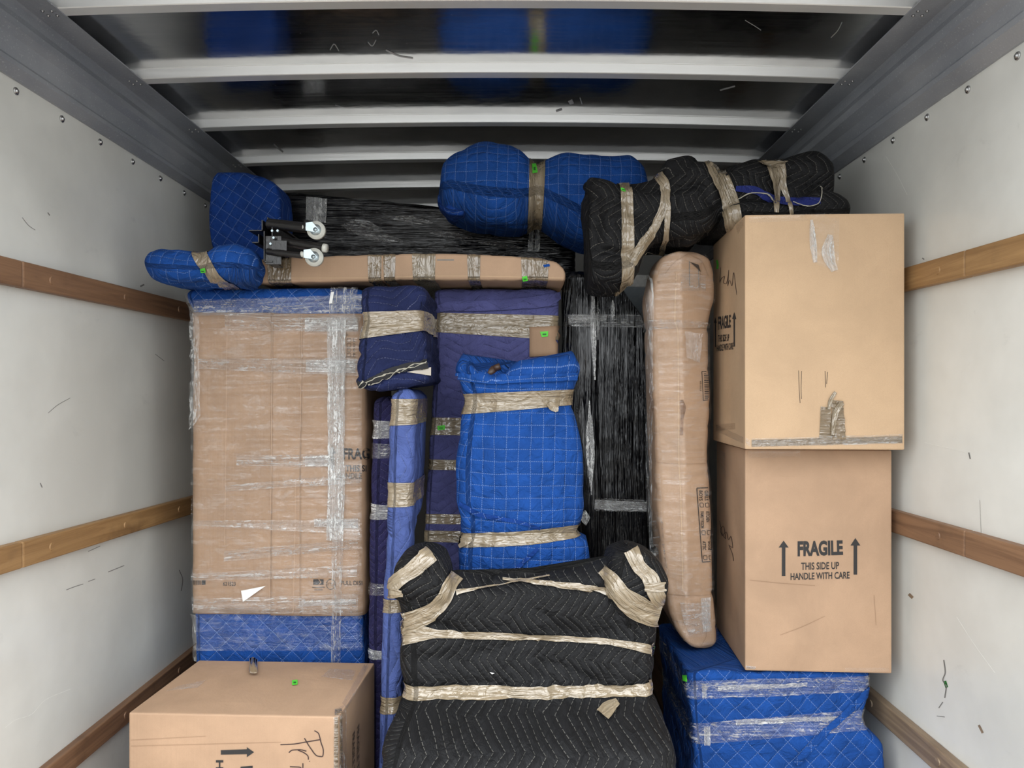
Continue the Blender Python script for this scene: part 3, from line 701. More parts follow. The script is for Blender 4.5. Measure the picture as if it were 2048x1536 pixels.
# print: barcode, room list
for pts in ([(1403, 743), (1421, 743)], [(1403, 743), (1406, 801)], [(1406, 801), (1421, 799)]): line(t, 'printed_barcode', M['ink'], pts, 1.3, bv, .002)
for k in range(15):
    y = 747 + k * 3.6; line(t, 'printed_barcode', M['ink'], [(1407 + k * .15, y), (1421, y)], (1.0, 2.0, 1.4)[k % 3], bv, .002)
text(t, '621523', [(1402, 762), (1402, 782), (1399, 782), (1399, 762)], bv, M['ink2'], .02, .002)
for pts in ([(1393, 976), (1424, 975)], [(1393, 976), (1404, 1124)], [(1404, 1124), (1428, 1122)]): line(t, 'printed_frame', M['ink'], pts, 1.8, bv, .002)
for col, (x, words) in enumerate(((1397, ('BOYS', 'FAMILY ROOM', 'ATTIC')), (1408, ('GIRLS', 'KITCHEN', 'GARAGE')), (1419, ('GUEST', 'DINING ROOM', 'BASEMENT')))):
    for w_, y0, y1 in zip(words, (981, 1023, 1082), (1001, 1056, 1100)):
        if w_ == 'KITCHEN': y1 = 1044
        if w_ == 'BASEMENT': y1 = 1106
        dx = (y0 - 976) * .068; x0 = x + dx
        text(t, w_, [(x0 + 7, y0), (x0 + 7.5, y1), (x0 + .5, y1), (x0, y0)], bv, M['ink'], .02, .002)
    for y in (1010, 1065, 1115):
        dx = (y - 976) * .068; q = [(x + dx, y - 4), (x + dx + 7, y - 4), (x + dx + 7, y + 4), (x + dx, y + 4), (x + dx, y - 4)]
        line(t, 'printed_checkbox', M['ink'], q, 1.1, bv, .002, smooth=False, step=3)
# folded top and bottom ends
for pts in ([(1330, 548), (1350, 524), (1376, 508)], [(1376, 508), (1402, 522), (1416, 552)], [(1402, 522), (1398, 580)], [(1352, 545), (1352, 575)]): line(t, 'crease', M['card_dull'], pts, 1.8, bv, .002)
poly(t, 'fold_opening_shade', M['shade_dk'], [(1378, 524), (1396, 530), (1400, 544), (1390, 534)], bv, .004)  # dark patch painted for the shade in the open fold
for pts in ([(1350, 1262), (1376, 1284), (1400, 1294)], [(1400, 1294), (1412, 1268), (1408, 1240)], [(1345, 1240), (1400, 1252)]): line(t, 'crease', M['card_dull'], pts, 1.8, bv, .002)
for pts in ([(1378, 522), (1378, 572)], [(1396, 530), (1397, 574)]): line(t, 'slot', M['scuff'], pts, 1.5, bv, .002)
L.band('film_wrap', M['film_lo'], 512, 1285, off=.007, m=60, crink=.004, seed=3)
for y0, y1, fa in ((548, 588, (-.3, .8)), (640, 660, (-1, 1)), (1195, 1262, (-.7, .9))):
    L.band('film_band', M['film'], (y0, y0 + 6), (y1, y1 - 4), off=.010, fa=fa, secs=(0, 1, 3), crink=.003, seed=y0)
patch(t, 'clear_tape', M['film_hi'], [(1398, 1196), (1418, 1194), (1416, 1262), (1402, 1262)], bv, .011, 6, vert=True, crink=.004)
patch(t, 'clear_tape', M['film'], [(1366, 664), (1402, 668), (1396, 725), (1370, 715)], bv, .011, 6, vert=True, crink=.003)
patch(t, 'film_wrap', M['film_v'], [(1296, 545), (1310, 560), (1312, 1180), (1300, 1000)], bv, .014, 8, crink=.006)
ribbon(t, 'stain', M['wood'], [(1363, 800, 5), (1366, 815, 10), (1364, 840, 5), (1363, 870, 6)], bv, .0022, 4)
line(t, 'sticker', M['green'], [(1298, 698), (1300, 708), (1299, 716)], 4, bv, .016)

# ------------------------------------------------------------------ black stretch wrapped tall headboard
FL = lambda Y: 790 + CZ * F / Y
t = thing('film_wrapped_headboard', 'tall slab tightly wrapped in black stretch film, between violet panel and cardboard piece', 'wrapped furniture')
L = Loft(t, 'wrap', M['bw_v'], 'Z', [(540, 1127, 1192, 2.93, 3.06), (580, 1126, 1196, 2.93, 3.06), (660, 1126, 1200, 2.93, 3.06), (800, 1130, 1200, 2.92, 3.06), (1000, 1150, 1206, 2.9, 3.06), (FL(2.9), 1166, 1210, 2.9, 3.06)], r=.05, rend=.03, amp=.003, crease=.004, cfreq=(30, 30, 2), seed=11)
def shoulder(p):
    x, z = p[0], p[2]
    zt = CZ + (790 - np.interp(CX + x * F / 3.0, (1170, 1235, 1255, 1285, 1300), (565, 562, 598, 640, 650))) / F * 3.0
    if z > zt: p[2] = zt + (z - zt) * .06
    return p
L2 = Loft(t, 'wrap', M['bw_v'], 'Z', [(558, 1178, 1290, 2.985, 3.10), (640, 1178, 1290, 2.985, 3.10), (800, 1178, 1296, 2.98, 3.10), (FL(2.96), 1178, 1302, 2.96, 3.10)], r=.015, rend=.012, amp=.003, crease=.004, cfreq=(30, 30, 2), seed=12, warp=shoulder)
bv = bvh_of(L.obj, L2.obj)
patch(t, 'clear_tape', M['film'], [(1124, 628), (1284, 630), (1285, 655), (1124, 653)], bv, .004, 7, Y=2.9, crink=.002)
patch(t, 'clear_tape', M['film_hi'], [(1138, 630), (1214, 632), (1212, 642), (1138, 648)], bv, .006, 6, Y=2.9, crink=.003)
patch(t, 'clear_tape', M['film'], [(1190, 996), (1298, 1000), (1298, 1024), (1190, 1022)], bv, .004, 7, Y=2.9, crink=.002)
patch(t, 'clear_tape', M['film_hi'], [(1188, 999), (1292, 1004), (1292, 1022), (1188, 1018)], bv, .006, 7, Y=2.9, crink=.001)
for k, (x0, y0, x1, y1, w_) in enumerate(((1183, 560, 1188, 760, 10), (1178, 800, 1182, 990, 14), (1170, 1020, 1172, 1050, 18), (1225, 600, 1226, 640, 8), (1194, 585, 1194, 680, 6))):
    ribbon(t, 'painted_glint', M['film_hi'], [(x0, y0, 2), ((x0 + x1) / 2, (y0 + y1) / 2, w_), (x1, y1, 2)], bv, .005, 7, Y=2.9, crink=.003, seed=k)  # added whitish strips, painted sky reflections on the black wrap
# pale slab peeking out behind it
t = thing('pale_panel', 'white and grey panel corner peeking out behind the black wrapped slab', 'panel')
for nm, mt, y0, y1 in (('upper_face', M['paper'], 549, 574), ('lower_face', plain('grey laminate', lin(150, 160, 168), .5), 574, FL(3.14))):
    a = W(1190, y1, 3.14); c = W(1304, y0, 3.14)
    bm_obj(nm, box_bm((a.x, 3.14, max(0, a.z)), (c.x, 3.17, c.z), .004), mt, t)

# ------------------------------------------------------------------ violet panel
t = thing('blanket_wrapped_tabletop', 'tall flat slab in dusty violet blanket standing behind the blue wrapped chair', 'wrapped furniture')
L = Loft(t, 'blanket', M['purp_zig'], 'Z', [(577, 866, 1119, 2.86, 3.0), (620, 869, 1119, 2.86, 3.0), (640, 868, 1118, 2.85, 3.0), (740, 866, 1118, 2.85, 3.0), (900, 856, 1117, 2.84, 3.0), (1040, 848, 1116, 2.83, 3.0), (1150, 843, 1114, 2.82, 3.0), (FL(2.8), 838, 1112, 2.80, 3.0)],
         r=.022, rend=.02, amp=.003, crease=.005, cfreq=(6, 6, 3), seed=21, cinch=((640, 655, .005, .04), (852, 852, .004, .03), (930, 930, .004, .025), (1040, 1040, .004, .03)), gather=.006)
L.band('tape_band', M['tape'], (625, 631), (664, 680), off=.003)
L.band('tape_band', M['tape'], (835, 838), (870, 872), off=.003, seed=1)
L.band('tape_band', M['tape'], (919, 922), (940, 942), off=.003, seed=2)
L.band('tape_band', M['tape'], (1028, 1030), (1048, 1050), off=.003, seed=3)
L.band('tape_band', M['tape'], (1061, 1064), (1084, 1087), off=.003, seed=4)
ribbon(t, 'blanket_fold', M['purp_zig'], [(872, 622, 14), (900, 613, 18), (960, 612, 20), (1060, 606, 22), (1117, 598, 24)], L.bvh, .010, 7, Y=2.85)
pc = patch(t, 'cardboard_patch', M['card_dull'], [(1059, 655), (1117, 652), (1117, 710), (1059, 714)], L.whole(), .005, 10, Y=2.85, solid=.004)
sticker(t, [(1080, 664), (1097, 663), (1096, 673), (1084, 674)], bvh_of(L.obj, *L.bands, pc), 2.85, .0065); sticker(t, [(874, 852), (890, 850), (890, 859), (876, 861)], L.whole())

# ------------------------------------------------------------------ left: big blue wrapped piece with a cardboard face
t = thing('blanket_wrapped_bookcase', 'tall blue quilted furniture at left faced with a film wrapped cardboard sheet', 'wrapped furniture')
L = Loft(t, 'blanket', M['blue_di'], 'Z', [(575, 366, 728, 2.72, 3.3), (600, 372, 728, 2.72, 3.3), (628, 386, 727, 2.72, 3.3), (700, 388, 726, 2.72, 3.3), (960, 386, 725, 2.72, 3.3), (1228, 387, 724, 2.72, 3.3), (1330, 388, 727, 2.72, 3.3), (FL(2.72), 388, 727, 2.72, 3.3)], r=.022, rend=.03, amp=.0015, crease=.002, seed=31, step=.013)
def strip_panel(y0, y1, f0, f1, secs, mat, off, seed): return L.band('cardboard_panel', mat, y0, y1, off=off, fa=(f0, f1), secs=secs, m=30, crink=.002, solid=.004, seed=seed)
p1 = strip_panel((625, 627), (1226, 1229), -1.01, -.02, (0, 3), M['card_dull'], .006, 1)
p2 = strip_panel((627, 628), (1229, 1230), -.10, .34, (0,), M['card_dull'], .008, 2)
p3 = strip_panel((628, 628), (1230, 1230), .26, 1.01, (0, 1), M['card_dull'], .010, 3)
for p in (p1, p2, p3): p['label'] = 'flattened cardboard sheet'
allb = bvh_of(L.obj, p1, p2, p3); bv = allb
o_ = .004
text(t, 'FRAGILE', [(687, 896), (764, 896), (764, 919), (687, 919)], bv, bold=.03, off=o_, Y=2.72, cut=.66)
text(t, 'THIS SIDE UP', [(692, 930), (768, 930), (768, 943), (692, 943)], bv, bold=.02, off=o_, Y=2.72, cut=.52)
text(t, 'HANDLE WITH CARE', [(675, 946), (793, 945), (793, 957), (675, 958)], bv, M['ink2'], .02, o_, Y=2.72, cut=.46)
arrow(t, bv, 665, 893, 941, 8, 2.6, 14, off=o_)
text(t, '621523', [(447, 1163), (472, 1163), (472, 1171), (447, 1171)], bv, M['ink'], .01, o_)
text(t, 'FULL DISH', [(683, 1161), (728, 1161), (728, 1170), (683, 1170)], bv, M['ink'], .01, o_, cut=.9)
# block emblem and round seal
for q in ([(627, 1158), (637, 1158), (641, 1164), (637, 1169), (627, 1169)], [(648, 1158), (639, 1158), (644, 1164), (639, 1169), (648, 1169)]): poly(t, 'printed_emblem', M['ink'], q, bv, o_)
for y in (1174, 1179): line(t, 'printed_emblem', M['ink2'], [(625 + (y > 1175) * 4, y), (650 - (y > 1175) * 4, y)], 2, bv, o_)
poly(t, 'printed_seal', M['ink2'], [(662 + 10 * math.cos(a * math.pi / 8), 1168 + 11 * math.sin(a * math.pi / 8)) for a in range(16)], bv, o_)
poly(t, 'printed_seal', M['card_dull'], [(662 + 8 * math.cos(a * math.pi / 8), 1168 + 9 * math.sin(a * math.pi / 8)) for a in range(16)], bv, o_ + .0008)
text(t, 'RECYCLE', [(655, 1164), (669, 1164), (669, 1172), (655, 1172)], bv, M['ink2'], .01, o_ + .0016)
for k in range(7): poly(t, 'printed_barcode', M['ink'], [(389 + k * 2, 1160), (390 + k * 2, 1160), (390 + k * 2, 1169), (389 + k * 2, 1169)], bv, o_)
poly(t, 'printed_barcode', M['ink'], [(404, 1160), (412, 1160), (412, 1169), (404, 1169)], bv, o_)
for k, c in enumerate('LDKF'):
    y = 680 + k * 9.8
    line(t, 'printed_checkbox', M['ink2'], [(695, y - 3), (702, y - 3), (702, y + 4), (695, y + 4), (695, y - 3)], 1, bv, o_, smooth=False, step=3)
    text(t, c, [(707, y - 3.5), (711, y - 3.5), (711, y + 4), (707, y + 4)], bv, M['ink2'], .02, o_)
text(t, 'CONTENTS', [(679, 668), (697, 668), (697, 672), (679, 672)], bv, M['ink2'], .02, o_)
line(t, 'printed_frame', M['ink2'], [(660, 714), (712, 714)], 1, bv, o_)
for x, y0, y1 in ((455, 632, 1090), (545, 632, 1220), (604, 632, 960), (592, 960, 1225)):
    line(t, 'crease', M['card'], [(x, y0), (x - 2, (y0 + y1) / 2), (x - 5, y1)], 1.6, bv, o_)
# clear film over the sheet
bv = allb
fp = lambda mat, q, off=.012, **k: patch(t, 'film_band', M[mat], q, bv, off, 9, Y=2.72, **k)
fp('film_lo', [(388, 600), (722, 590), (722, 1300), (388, 1300)], .010, crink=.003)
fp('film', [(452, 628), (720, 632), (716, 664), (452, 662)], crink=.003, seed=1)
fp('film_hi', [(612, 636), (716, 636), (716, 662), (612, 664)], .014, crink=.003, seed=2)
fp('film', [(400, 718), (716, 716), (716, 752), (400, 738)], crink=.003, seed=3)
fp('film_hi', [(614, 720), (712, 720), (712, 746), (614, 744)], .014, crink=.003, seed=4)
fp('film', [(475, 910), (660, 908), (660, 934), (475, 930)], crink=.002, seed=5)
fp('film_hi', [(612, 912), (662, 910), (662, 932), (612, 932)], .014, crink=.002, seed=15)
fp('film', [(452, 970), (718, 946), (718, 966), (452, 982)], crink=.003, seed=6)
fp('film', [(390, 1040), (718, 1038), (718, 1068), (390, 1050)], crink=.003, seed=7)
fp('film_hi', [(630, 1036), (716, 1036), (716, 1056), (630, 1052)], .014, crink=.003, seed=8)
fp('film', [(450, 1100), (716, 1078), (716, 1096), (450, 1122)], crink=.003, seed=9)
fp('film', [(388, 1146), (714, 1128), (714, 1152), (388, 1160)], crink=.003, seed=10)
fp('film', [(390, 1196), (716, 1186), (716, 1226), (390, 1224)], crink=.003, seed=11)
fp('film_hi', [(600, 1200), (712, 1196), (712, 1206), (600, 1212)], .014, crink=.003, seed=12)
fp('film_hi', [(656, 640), (694, 640), (690, 930), (658, 930)], .015, vert=True, crink=.003, seed=13)
fp('film', [(662, 575), (716, 578), (712, 640), (660, 640)], .015, vert=True, crink=.003, seed=14)
fp('film_hi', [(658, 930), (692, 930), (688, 1080), (655, 1080)], .015, vert=True, crink=.003, seed=16)
fp('film', [(666, 1080), (688, 1080), (682, 1328), (664, 1328)], .015, vert=True, crink=.003, seed=17)
fp('film', [(392, 604), (722, 590), (722, 624), (392, 632)], crink=.004, seed=18)
fp('film', [(364, 585), (376, 582), (402, 640), (388, 640)], .012, vert=True, crink=.006, seed=19)
fp('film', [(388, 640), (402, 640), (404, 830), (388, 860)], .016, vert=True, crink=.006, seed=20)
fp('film', [(388, 1229), (398, 1229), (398, 1320), (388, 1320)], .014, vert=True, crink=.004, seed=21)
poly(t, 'paper_scrap', M['paper'], [(485, 1180), (534, 1170), (488, 1202)], bv, .013)
poly(t, 'paper_scrap', M['paper'], [(664, 588), (670, 587), (666, 608), (660, 609)], bv, .016)

# ------------------------------------------------------------------ slim upright wrapped pieces in the middle
t = thing('blanket_wrapped_table_leaf', 'slim upright piece in dark plum blanket with shiny clear bands beside the cardboard sheet', 'wrapped furniture', 'slim wrapped boards standing on end')
L = Loft(t, 'blanket', M['navy2_zig'], 'Z', [(792, 744, 798, 2.68, 2.95), (900, 741, 792, 2.68, 2.95), (1100, 736, 788, 2.68, 2.95), (1310, 733, 782, 2.68, 2.95), (FL(2.68), 730, 778, 2.68, 2.95)], r=.035, rend=.03, amp=.003, crease=.004, seed=41, cinch=((860, 860, .004, .03), (1020, 1020, .004, .03), (1175, 1175, .004, .03)))
for k, (a, c) in enumerate(((840, 878), (886, 918), (1008, 1040), (1166, 1192), (1300, 1320))): L.band('film_band', M['film' if k % 2 else 'film_hi'], (a, a + 4), (c, c - 2), off=.004, crink=.003, seed=k)
t = thing('blanket_wrapped_table_leaf', 'long slim upright board in periwinkle blue blanket with tan tape bands', 'wrapped furniture', 'slim wrapped boards standing on end')
L = Loft(t, 'blanket', M['peri_zig'], 'Z', [(777, 780, 828, 2.45, 2.8), (800, 779, 832, 2.45, 2.8), (920, 774, 828, 2.45, 2.8), (1000, 772, 826, 2.45, 2.78), (1080, 770, 822, 2.45, 2.6), (1200, 764, 813, 2.45, 2.58), (1400, 758, 803, 2.45, 2.58), (1500, 754, 800, 2.45, 2.58), (FL(2.45), 748, 794, 2.45, 2.58)], r=.03, rend=.035, amp=.003, crease=.006, cfreq=(9, 9, 4), seed=44,
         cinch=((826, 826, .005, .03), (992, 992, .005, .03), (1215, 1215, .004, .02), (1412, 1412, .004, .02)), gather=.006)
for k, (a, c) in enumerate(((798, 852), (966, 1016), (1200, 1228), (1396, 1430))): L.band('tape_band', M['tape'], a, (c, c - 3), off=.003, seed=k)

# ------------------------------------------------------------------ navy bundle on top of the slim pieces
t = thing('blanket_bundle', 'navy blanket bundle with wide tan tape, above the slim upright boards', 'blanket bundle', 'blanket bundles laid on top of the load')
def navywarp(p):
    x = CX + p[0] * F / p[1]; y = CY - (p[2] - CZ) * F / p[1]
    if y > 700: p[2] += np.interp(x, (705, 760, 858), (.0, -.012, .008)) * min(1, (y - 700) / 60)
    return p
L = Loft(t, 'blanket', M['navy_zig'], 'Z', [(570, 722, 850, 2.5, 2.85), (600, 718, 854, 2.48, 2.85), (640, 721, 852, 2.47, 2.85), (680, 716, 853, 2.46, 2.85), (740, 711, 857, 2.44, 2.85), (762, 708, 858, 2.44, 2.85), (775, 716, 858, 2.45, 2.85)], r=.03, rend=.025, amp=.005, crease=.010, cfreq=(3, 3, 16), seed=51, cinch=((638, 640, .006, .04),), gather=.008, warp=navywarp)
L.band('tape_band', M['tape'], (624, 620), (655, 642), off=.004)
L.band('tape_band', M['tape'], (652, 640), (678, 660), off=.005, seed=4)
bv = L.bvh
ribbon(t, 'blanket_hem', M['hem'], [(708, 772, 10), (740, 762, 12), (790, 742, 16), (852, 728, 18)], bv, .010, 6)
line(t, 'piping', M['piping'], [(709, 773), (745, 758), (800, 738), (850, 722)], 1.6, bv, .012)
line(t, 'piping', M['piping'], [(716, 774), (750, 764), (800, 746), (850, 730)], 1.2, bv, .012)
poly(t, 'tape_scrap', M['tape'], [(815, 745), (856, 735), (856, 752)], bv, .012)

# ------------------------------------------------------------------ black wrapped armchair in front
t = thing('blanket_wrapped_armchair', 'black quilted blanket wrapped armchair with tan tape straps, front centre', 'wrapped furniture')
def topwarp(p):
    x = CX + p[0] * F / 2.25; z = p[2]
    k = np.interp(x, (800, 880, 960, 1060, 1160, 1240, 1320), (0.02, .0, -.006, 0.002, .018, .05, .05))
    p[2] += k * float(np.clip((z - (CZ - .70)) / .16, 0, 1)); return p
L = Loft(t, 'blanket', M['black_zig'], 'Z', [(1152, 815, 1305, 2.27, 2.40), (1185, 803, 1318, 2.25, 2.42), (1208, 801, 1320, 2.245, 2.43), (1232, 800, 1321, 2.24, 2.76), (1260, 799, 1322, 2.24, 2.76), (1340, 800, 1318, 2.23, 2.76), (1395, 801, 1316, 2.21, 2.76), (1440, 786, 1330, 2.14, 2.43), (1500, 764, 1354, 2.04, 2.43), (1560, 748, 1370, 1.98, 2.43), (FL(1.94), 735, 1385, 1.94, 2.43)],
         r=.05, rend=.06, amp=.008, freq=7, crease=.016, cfreq=(4, 4, 9), seed=61, warp=topwarp, cinch=((1268, 1275, .008, .03), (1388, 1385, .008, .04)), gather=.010)
LA = Loft(t, 'arm', M['black_zig2'], 'Z', [(1104, 818, 866, 2.22, 2.42), (1122, 797, 884, 2.22, 2.42), (1150, 782, 897, 2.22, 2.42), (1180, 773, 900, 2.21, 2.42), (1196, 776, 902, 2.215, 2.42), (1206, 792, 896, 2.225, 2.42), (1250, 800, 880, 2.24, 2.42), (1330, 806, 870, 2.27, 2.42)], r=.04, rend=.03, amp=.004, crease=.006, seed=62)
LB = Loft(t, 'arm', M['black_zig2'], 'Z', [(1101, 1238, 1290, 2.22, 2.42), (1115, 1227, 1310, 2.22, 2.42), (1145, 1218, 1334, 2.22, 2.42), (1172, 1214, 1346, 2.21, 2.42), (1190, 1215, 1343, 2.21, 2.42), (1204, 1220, 1330, 2.22, 2.42), (1250, 1235, 1321, 2.24, 2.42), (1330, 1245, 1312, 2.27, 2.42)], r=.04, rend=.03, amp=.004, crease=.006, seed=63)
bv = bvh_of(L.obj, LA.obj, LB.obj)
rb = lambda pts, mat='tape', off=.006, **k: ribbon(t, 'tape_strap', M[mat], pts, bv, off, 7, Y=2.24, m=6, crink=.002, **k)
L.band('tape_strap', M['tape'], (1376, 1372), (1406, 1394), off=.006, m=6, crink=.002, seed=1)
rb([(799, 1268, 50), (840, 1266, 34), (880, 1268, 16), (960, 1270, 16), (1080, 1275, 14), (1200, 1282, 12), (1270, 1292, 16), (1319, 1303, 22)], seed=2)
rb([(801, 1250, 44), (830, 1238, 40), (862, 1222, 34), (888, 1196, 32), (900, 1170, 30), (912, 1152, 34)], seed=3, off=.008)
rb([(912, 1186, 10), (950, 1180, 4), (1000, 1172, 4), (1050, 1163, 3), (1100, 1154, 3)], seed=4, off=.008)
rb([(1005, 1160, 4), (1060, 1165, 7), (1120, 1170, 9), (1180, 1176, 12), (1230, 1184, 24)], seed=5, off=.008)
rb([(1206, 1140, 26), (1224, 1158, 28), (1242, 1186, 34), (1276, 1214, 50), (1320, 1232, 44)], seed=6, off=.009)
rb([(782, 1178, 22), (800, 1160, 26), (830, 1136, 30), (862, 1110, 30)], seed=7, off=.010)
rb([(776, 1184, 14), (792, 1184, 14), (806, 1184, 12)], seed=8, off=.013)
rb([(1262, 1104, 26), (1276, 1130, 28), (1298, 1156, 30), (1308, 1180, 32), (1322, 1206, 24)], seed=9, off=.011)
rb([(1288, 1172, 16), (1308, 1173, 18), (1326, 1172, 14)], seed=10, off=.014)
rb([(1205, 1435, 30), (1218, 1420, 28), (1236, 1408, 14)], seed=11, off=.012)
poly(t, 'lint', M['paper'], [(980, 1343), (990, 1345), (984, 1347)], bv, .006)

# ------------------------------------------------------------------ blue wrapped chair standing in it
t = thing('blanket_wrapped_chair', 'bright blue square quilted chair back with two tape bands, centre of the load', 'wrapped furniture')
def horns(p):
    x = CX + p[0] * F / 2.5; z = p[2]; zt = CZ + (790 - 775) / F * 2.5
    k = np.interp(x, (900, 912, 924, 938, 958, 985, 1004, 1022, 1042, 1120, 1148, 1168), (.02, .06, .072, .06, .008, -.016, -.006, .03, .046, .054, .078, .05))
    if z > zt: p[2] = z + k * min(1, (z - zt) / .05)
    return p
bot = 790 + .635 * F / 2.49
L = Loft(t, 'blanket', M['blue_sq'], 'Z', [(746, 912, 1158, 2.50, 2.66), (756, 908, 1163, 2.49, 2.67), (775, 920, 1154, 2.49, 2.67), (800, 924, 1150, 2.50, 2.67), (830, 920, 1153, 2.50, 2.67), (880, 914, 1164, 2.49, 2.68), (940, 909, 1170, 2.49, 2.68), (1000, 910, 1171, 2.49, 2.68), (1045, 920, 1164, 2.49, 2.68), (1072, 920, 1155, 2.50, 2.67), (1085, 916, 1178, 2.49, 2.67), (1120, 914, 1182, 2.49, 2.67), (bot, 914, 1184, 2.49, 2.67)],
         r=.05, rend=.022, amp=.005, freq=6, crease=.008, cfreq=(7, 7, 3), seed=71, warp=horns, bulge=.03, cinch=((803, 800, .006, .035), (1078, 1062, .006, .03)), gather=.008)
L.band('tape_band', M['tape'], (788, 779), (829, 810), off=.004, m=6)
L.band('tape_band', M['tape'], (1068, 1051), (1097, 1076), off=.004, m=6, seed=3)
bv = L.bvh
ribbon(t, 'tape_scrap', M['tape'], [(1096, 805, 14), (1106, 815, 18), (1112, 824, 4)], bv, .008, 4, crink=.003)
ribbon(t, 'tape_scrap', M['tape'], [(918, 1084, 26), (932, 1078, 26), (944, 1076, 12)], bv, .009, 4, crink=.006)
ribbon(t, 'blanket_fold', M['blue_sq'], [(916, 750, 12), (950, 756, 14), (1000, 760, 14), (1080, 757, 14), (1150, 752, 14)], bv, .012, 6)
ribbon(t, 'blanket_hem', M['blue_ti'], [(1076, 1096, 7), (1050, 1120, 8), (1012, 1155, 8)], bv, .007, 5)
ribbon(t, 'blanket_hem', M['blue_ti'], [(920, 1006, 8), (960, 1028, 9), (1040, 1044, 7), (1080, 1056, 5)], bv, .006, 5)
a = W(986, 742, 2.54); bm = cyl_bm(a + Vector((-.02, 0, -.02)), a + Vector((.006, 0, .010)), .016, .013, 12); cyl_bm(a + Vector((.004, -.004, .008)), a + Vector((.024, -.004, .016)), .011, .011, 12, bm)
bm_obj('wooden_foot', bm, M['wood_leg'], t, True)

# ------------------------------------------------------------------ long flat carton lying across the top
t = thing('long_flat_carton', 'long flat cardboard package lying across the load, bound with tan tape', 'box')
L = Loft(t, 'cardboard', M['card'], 'X', [(500, 530, 558, 2.70, 3.8), (512, 520, 565, 2.70, 3.8), (560, 514, 566, 2.70, 3.8), (700, 510, 563, 2.70, 3.8), (825, 506, 560, 2.70, 3.8), (950, 508, 560, 2.70, 3.8), (1060, 514, 560, 2.70, 3.8), (1110, 522, 561, 2.70, 3.8), (1132, 540, 562, 2.70, 3.8)], r=.012, rend=.012, amp=.0025, crease=.003, cfreq=(9, 3, 3), seed=81, cinch=((560, 560, .003, .03), (760, 760, .003, .03), (850, 850, .003, .03)))
for k, (a, c) in enumerate(((536, 582), (737, 762), (768, 790), (826, 870), (936, 960), (1044, 1096))): L.band('tape_band', M['tape_dk' if k != 3 else 'tape'], (a, a - 2), (c, c + 1), off=.002, m=4, seed=k)
sticker(t, [(1044, 554), (1054, 552), (1056, 560), (1046, 562)], L.whole())
line(t, 'slot', M['scuff'], [(874, 520), (908, 520)], 2.5, L.bvh, .001)
poly(t, 'blue_scrap', M['blue_sq'], [(1086, 530), (1098, 528), (1100, 533), (1088, 535)], L.bvh, .006)
line(t, 'crease', M['card_pale'], [(505, 556), (700, 556), (900, 552), (1125, 556)], 1.5, L.bvh, .001)

# ------------------------------------------------------------------ black film wrapped long box behind
t = thing('film_wrapped_long_box', 'long low box in black stretch film lying behind the metal brackets and flat package', 'wrapped furniture')
L = Loft(t, 'wrap', M['bw_h'], 'X', [(545, 383, 557, 3.36, 3.78), (600, 385, 557, 3.36, 3.78), (700, 393, 557, 3.36, 3.78), (850, 408, 557, 3.36, 3.78), (1000, 426, 557, 3.36, 3.78), (1100, 440, 557, 3.36, 3.78), (1152, 450, 557, 3.36, 3.78)], r=.03, rend=.02, amp=.004, crease=.004, cfreq=(2, 8, 26), seed=91)
bv = L.bvh
patch(t, 'clear_tape', M['film_hi'], [(613, 394), (655, 398), (652, 446), (612, 440)], bv, .004, 5, Y=3.36, vert=True, crink=.004)
patch(t, 'clear_tape', M['film_hi'], [(1060, 444), (1068, 444), (1066, 503), (1055, 503)], bv, .004, 5, Y=3.36, vert=True, crink=.003)
patch(t, 'clear_tape', M['film_hi'], [(1071, 444), (1082, 446), (1079, 503), (1069, 503)], bv, .004, 5, Y=3.36, vert=True, crink=.003, seed=2)
for k, (x, y, w_) in enumerate(((722, 455, 34), (820, 440, 18), (760, 476, 20), (900, 470, 12), (1000, 490, 8))):
    ribbon(t, 'painted_glint', M['film'], [(x - 40, y - 4, 2), (x, y, w_), (x + 46, y + 6, 2)], bv, .004, 6, Y=3.36, crink=.003, seed=k)  # highlights of the wrap painted as whitish strips laid on it

# ------------------------------------------------------------------ blue pieces in the upper left corner
t = thing('blanket_wrapped_cushion', 'rounded deep blue quilted piece filling the upper left corner under the rail', 'wrapped furniture')
L = Loft(t, 'blanket', M['blue_ti'], 'X', [(416, 405, 470, 3.05, 3.25), (424, 352, 500, 3.05, 3.25), (434, 340, 520, 3.05, 3.25), (470, 340, 540, 3.05, 3.25), (505, 345, 560, 3.05, 3.25), (535, 356, 568, 3.05, 3.25), (552, 370, 570, 3.05, 3.25), (559, 390, 570, 3.05, 3.25)], r=.03, rend=.02, amp=.003, crease=.004, seed=101)
t = thing('blanket_bundle', 'small rolled blue blanket bundle with one tape band at the left wall', 'blanket bundle', 'blanket bundles laid on top of the load')
L = Loft(t, 'blanket', M['blue_sq2'], 'X', [(285, 512, 532, 2.56, 2.78), (298, 495, 556, 2.53, 2.82), (330, 489, 564, 2.51, 2.84), (365, 492, 564, 2.51, 2.84), (398, 498, 563, 2.52, 2.84), (425, 484, 563, 2.51, 2.84), (460, 482, 564, 2.51, 2.8), (490, 492, 563, 2.51, 2.69), (512, 510, 556, 2.54, 2.67)], r=.075, rend=.03, amp=.006, crease=.010, cfreq=(4, 6, 10), seed=105, cinch=((392, 398, .006, .04),), gather=.008)
L.band('tape_band', M['tape'], (412, 372), (444, 404), off=.004)
sticker(t, [(400, 538), (411, 536), (413, 544), (402, 546)], L.whole())

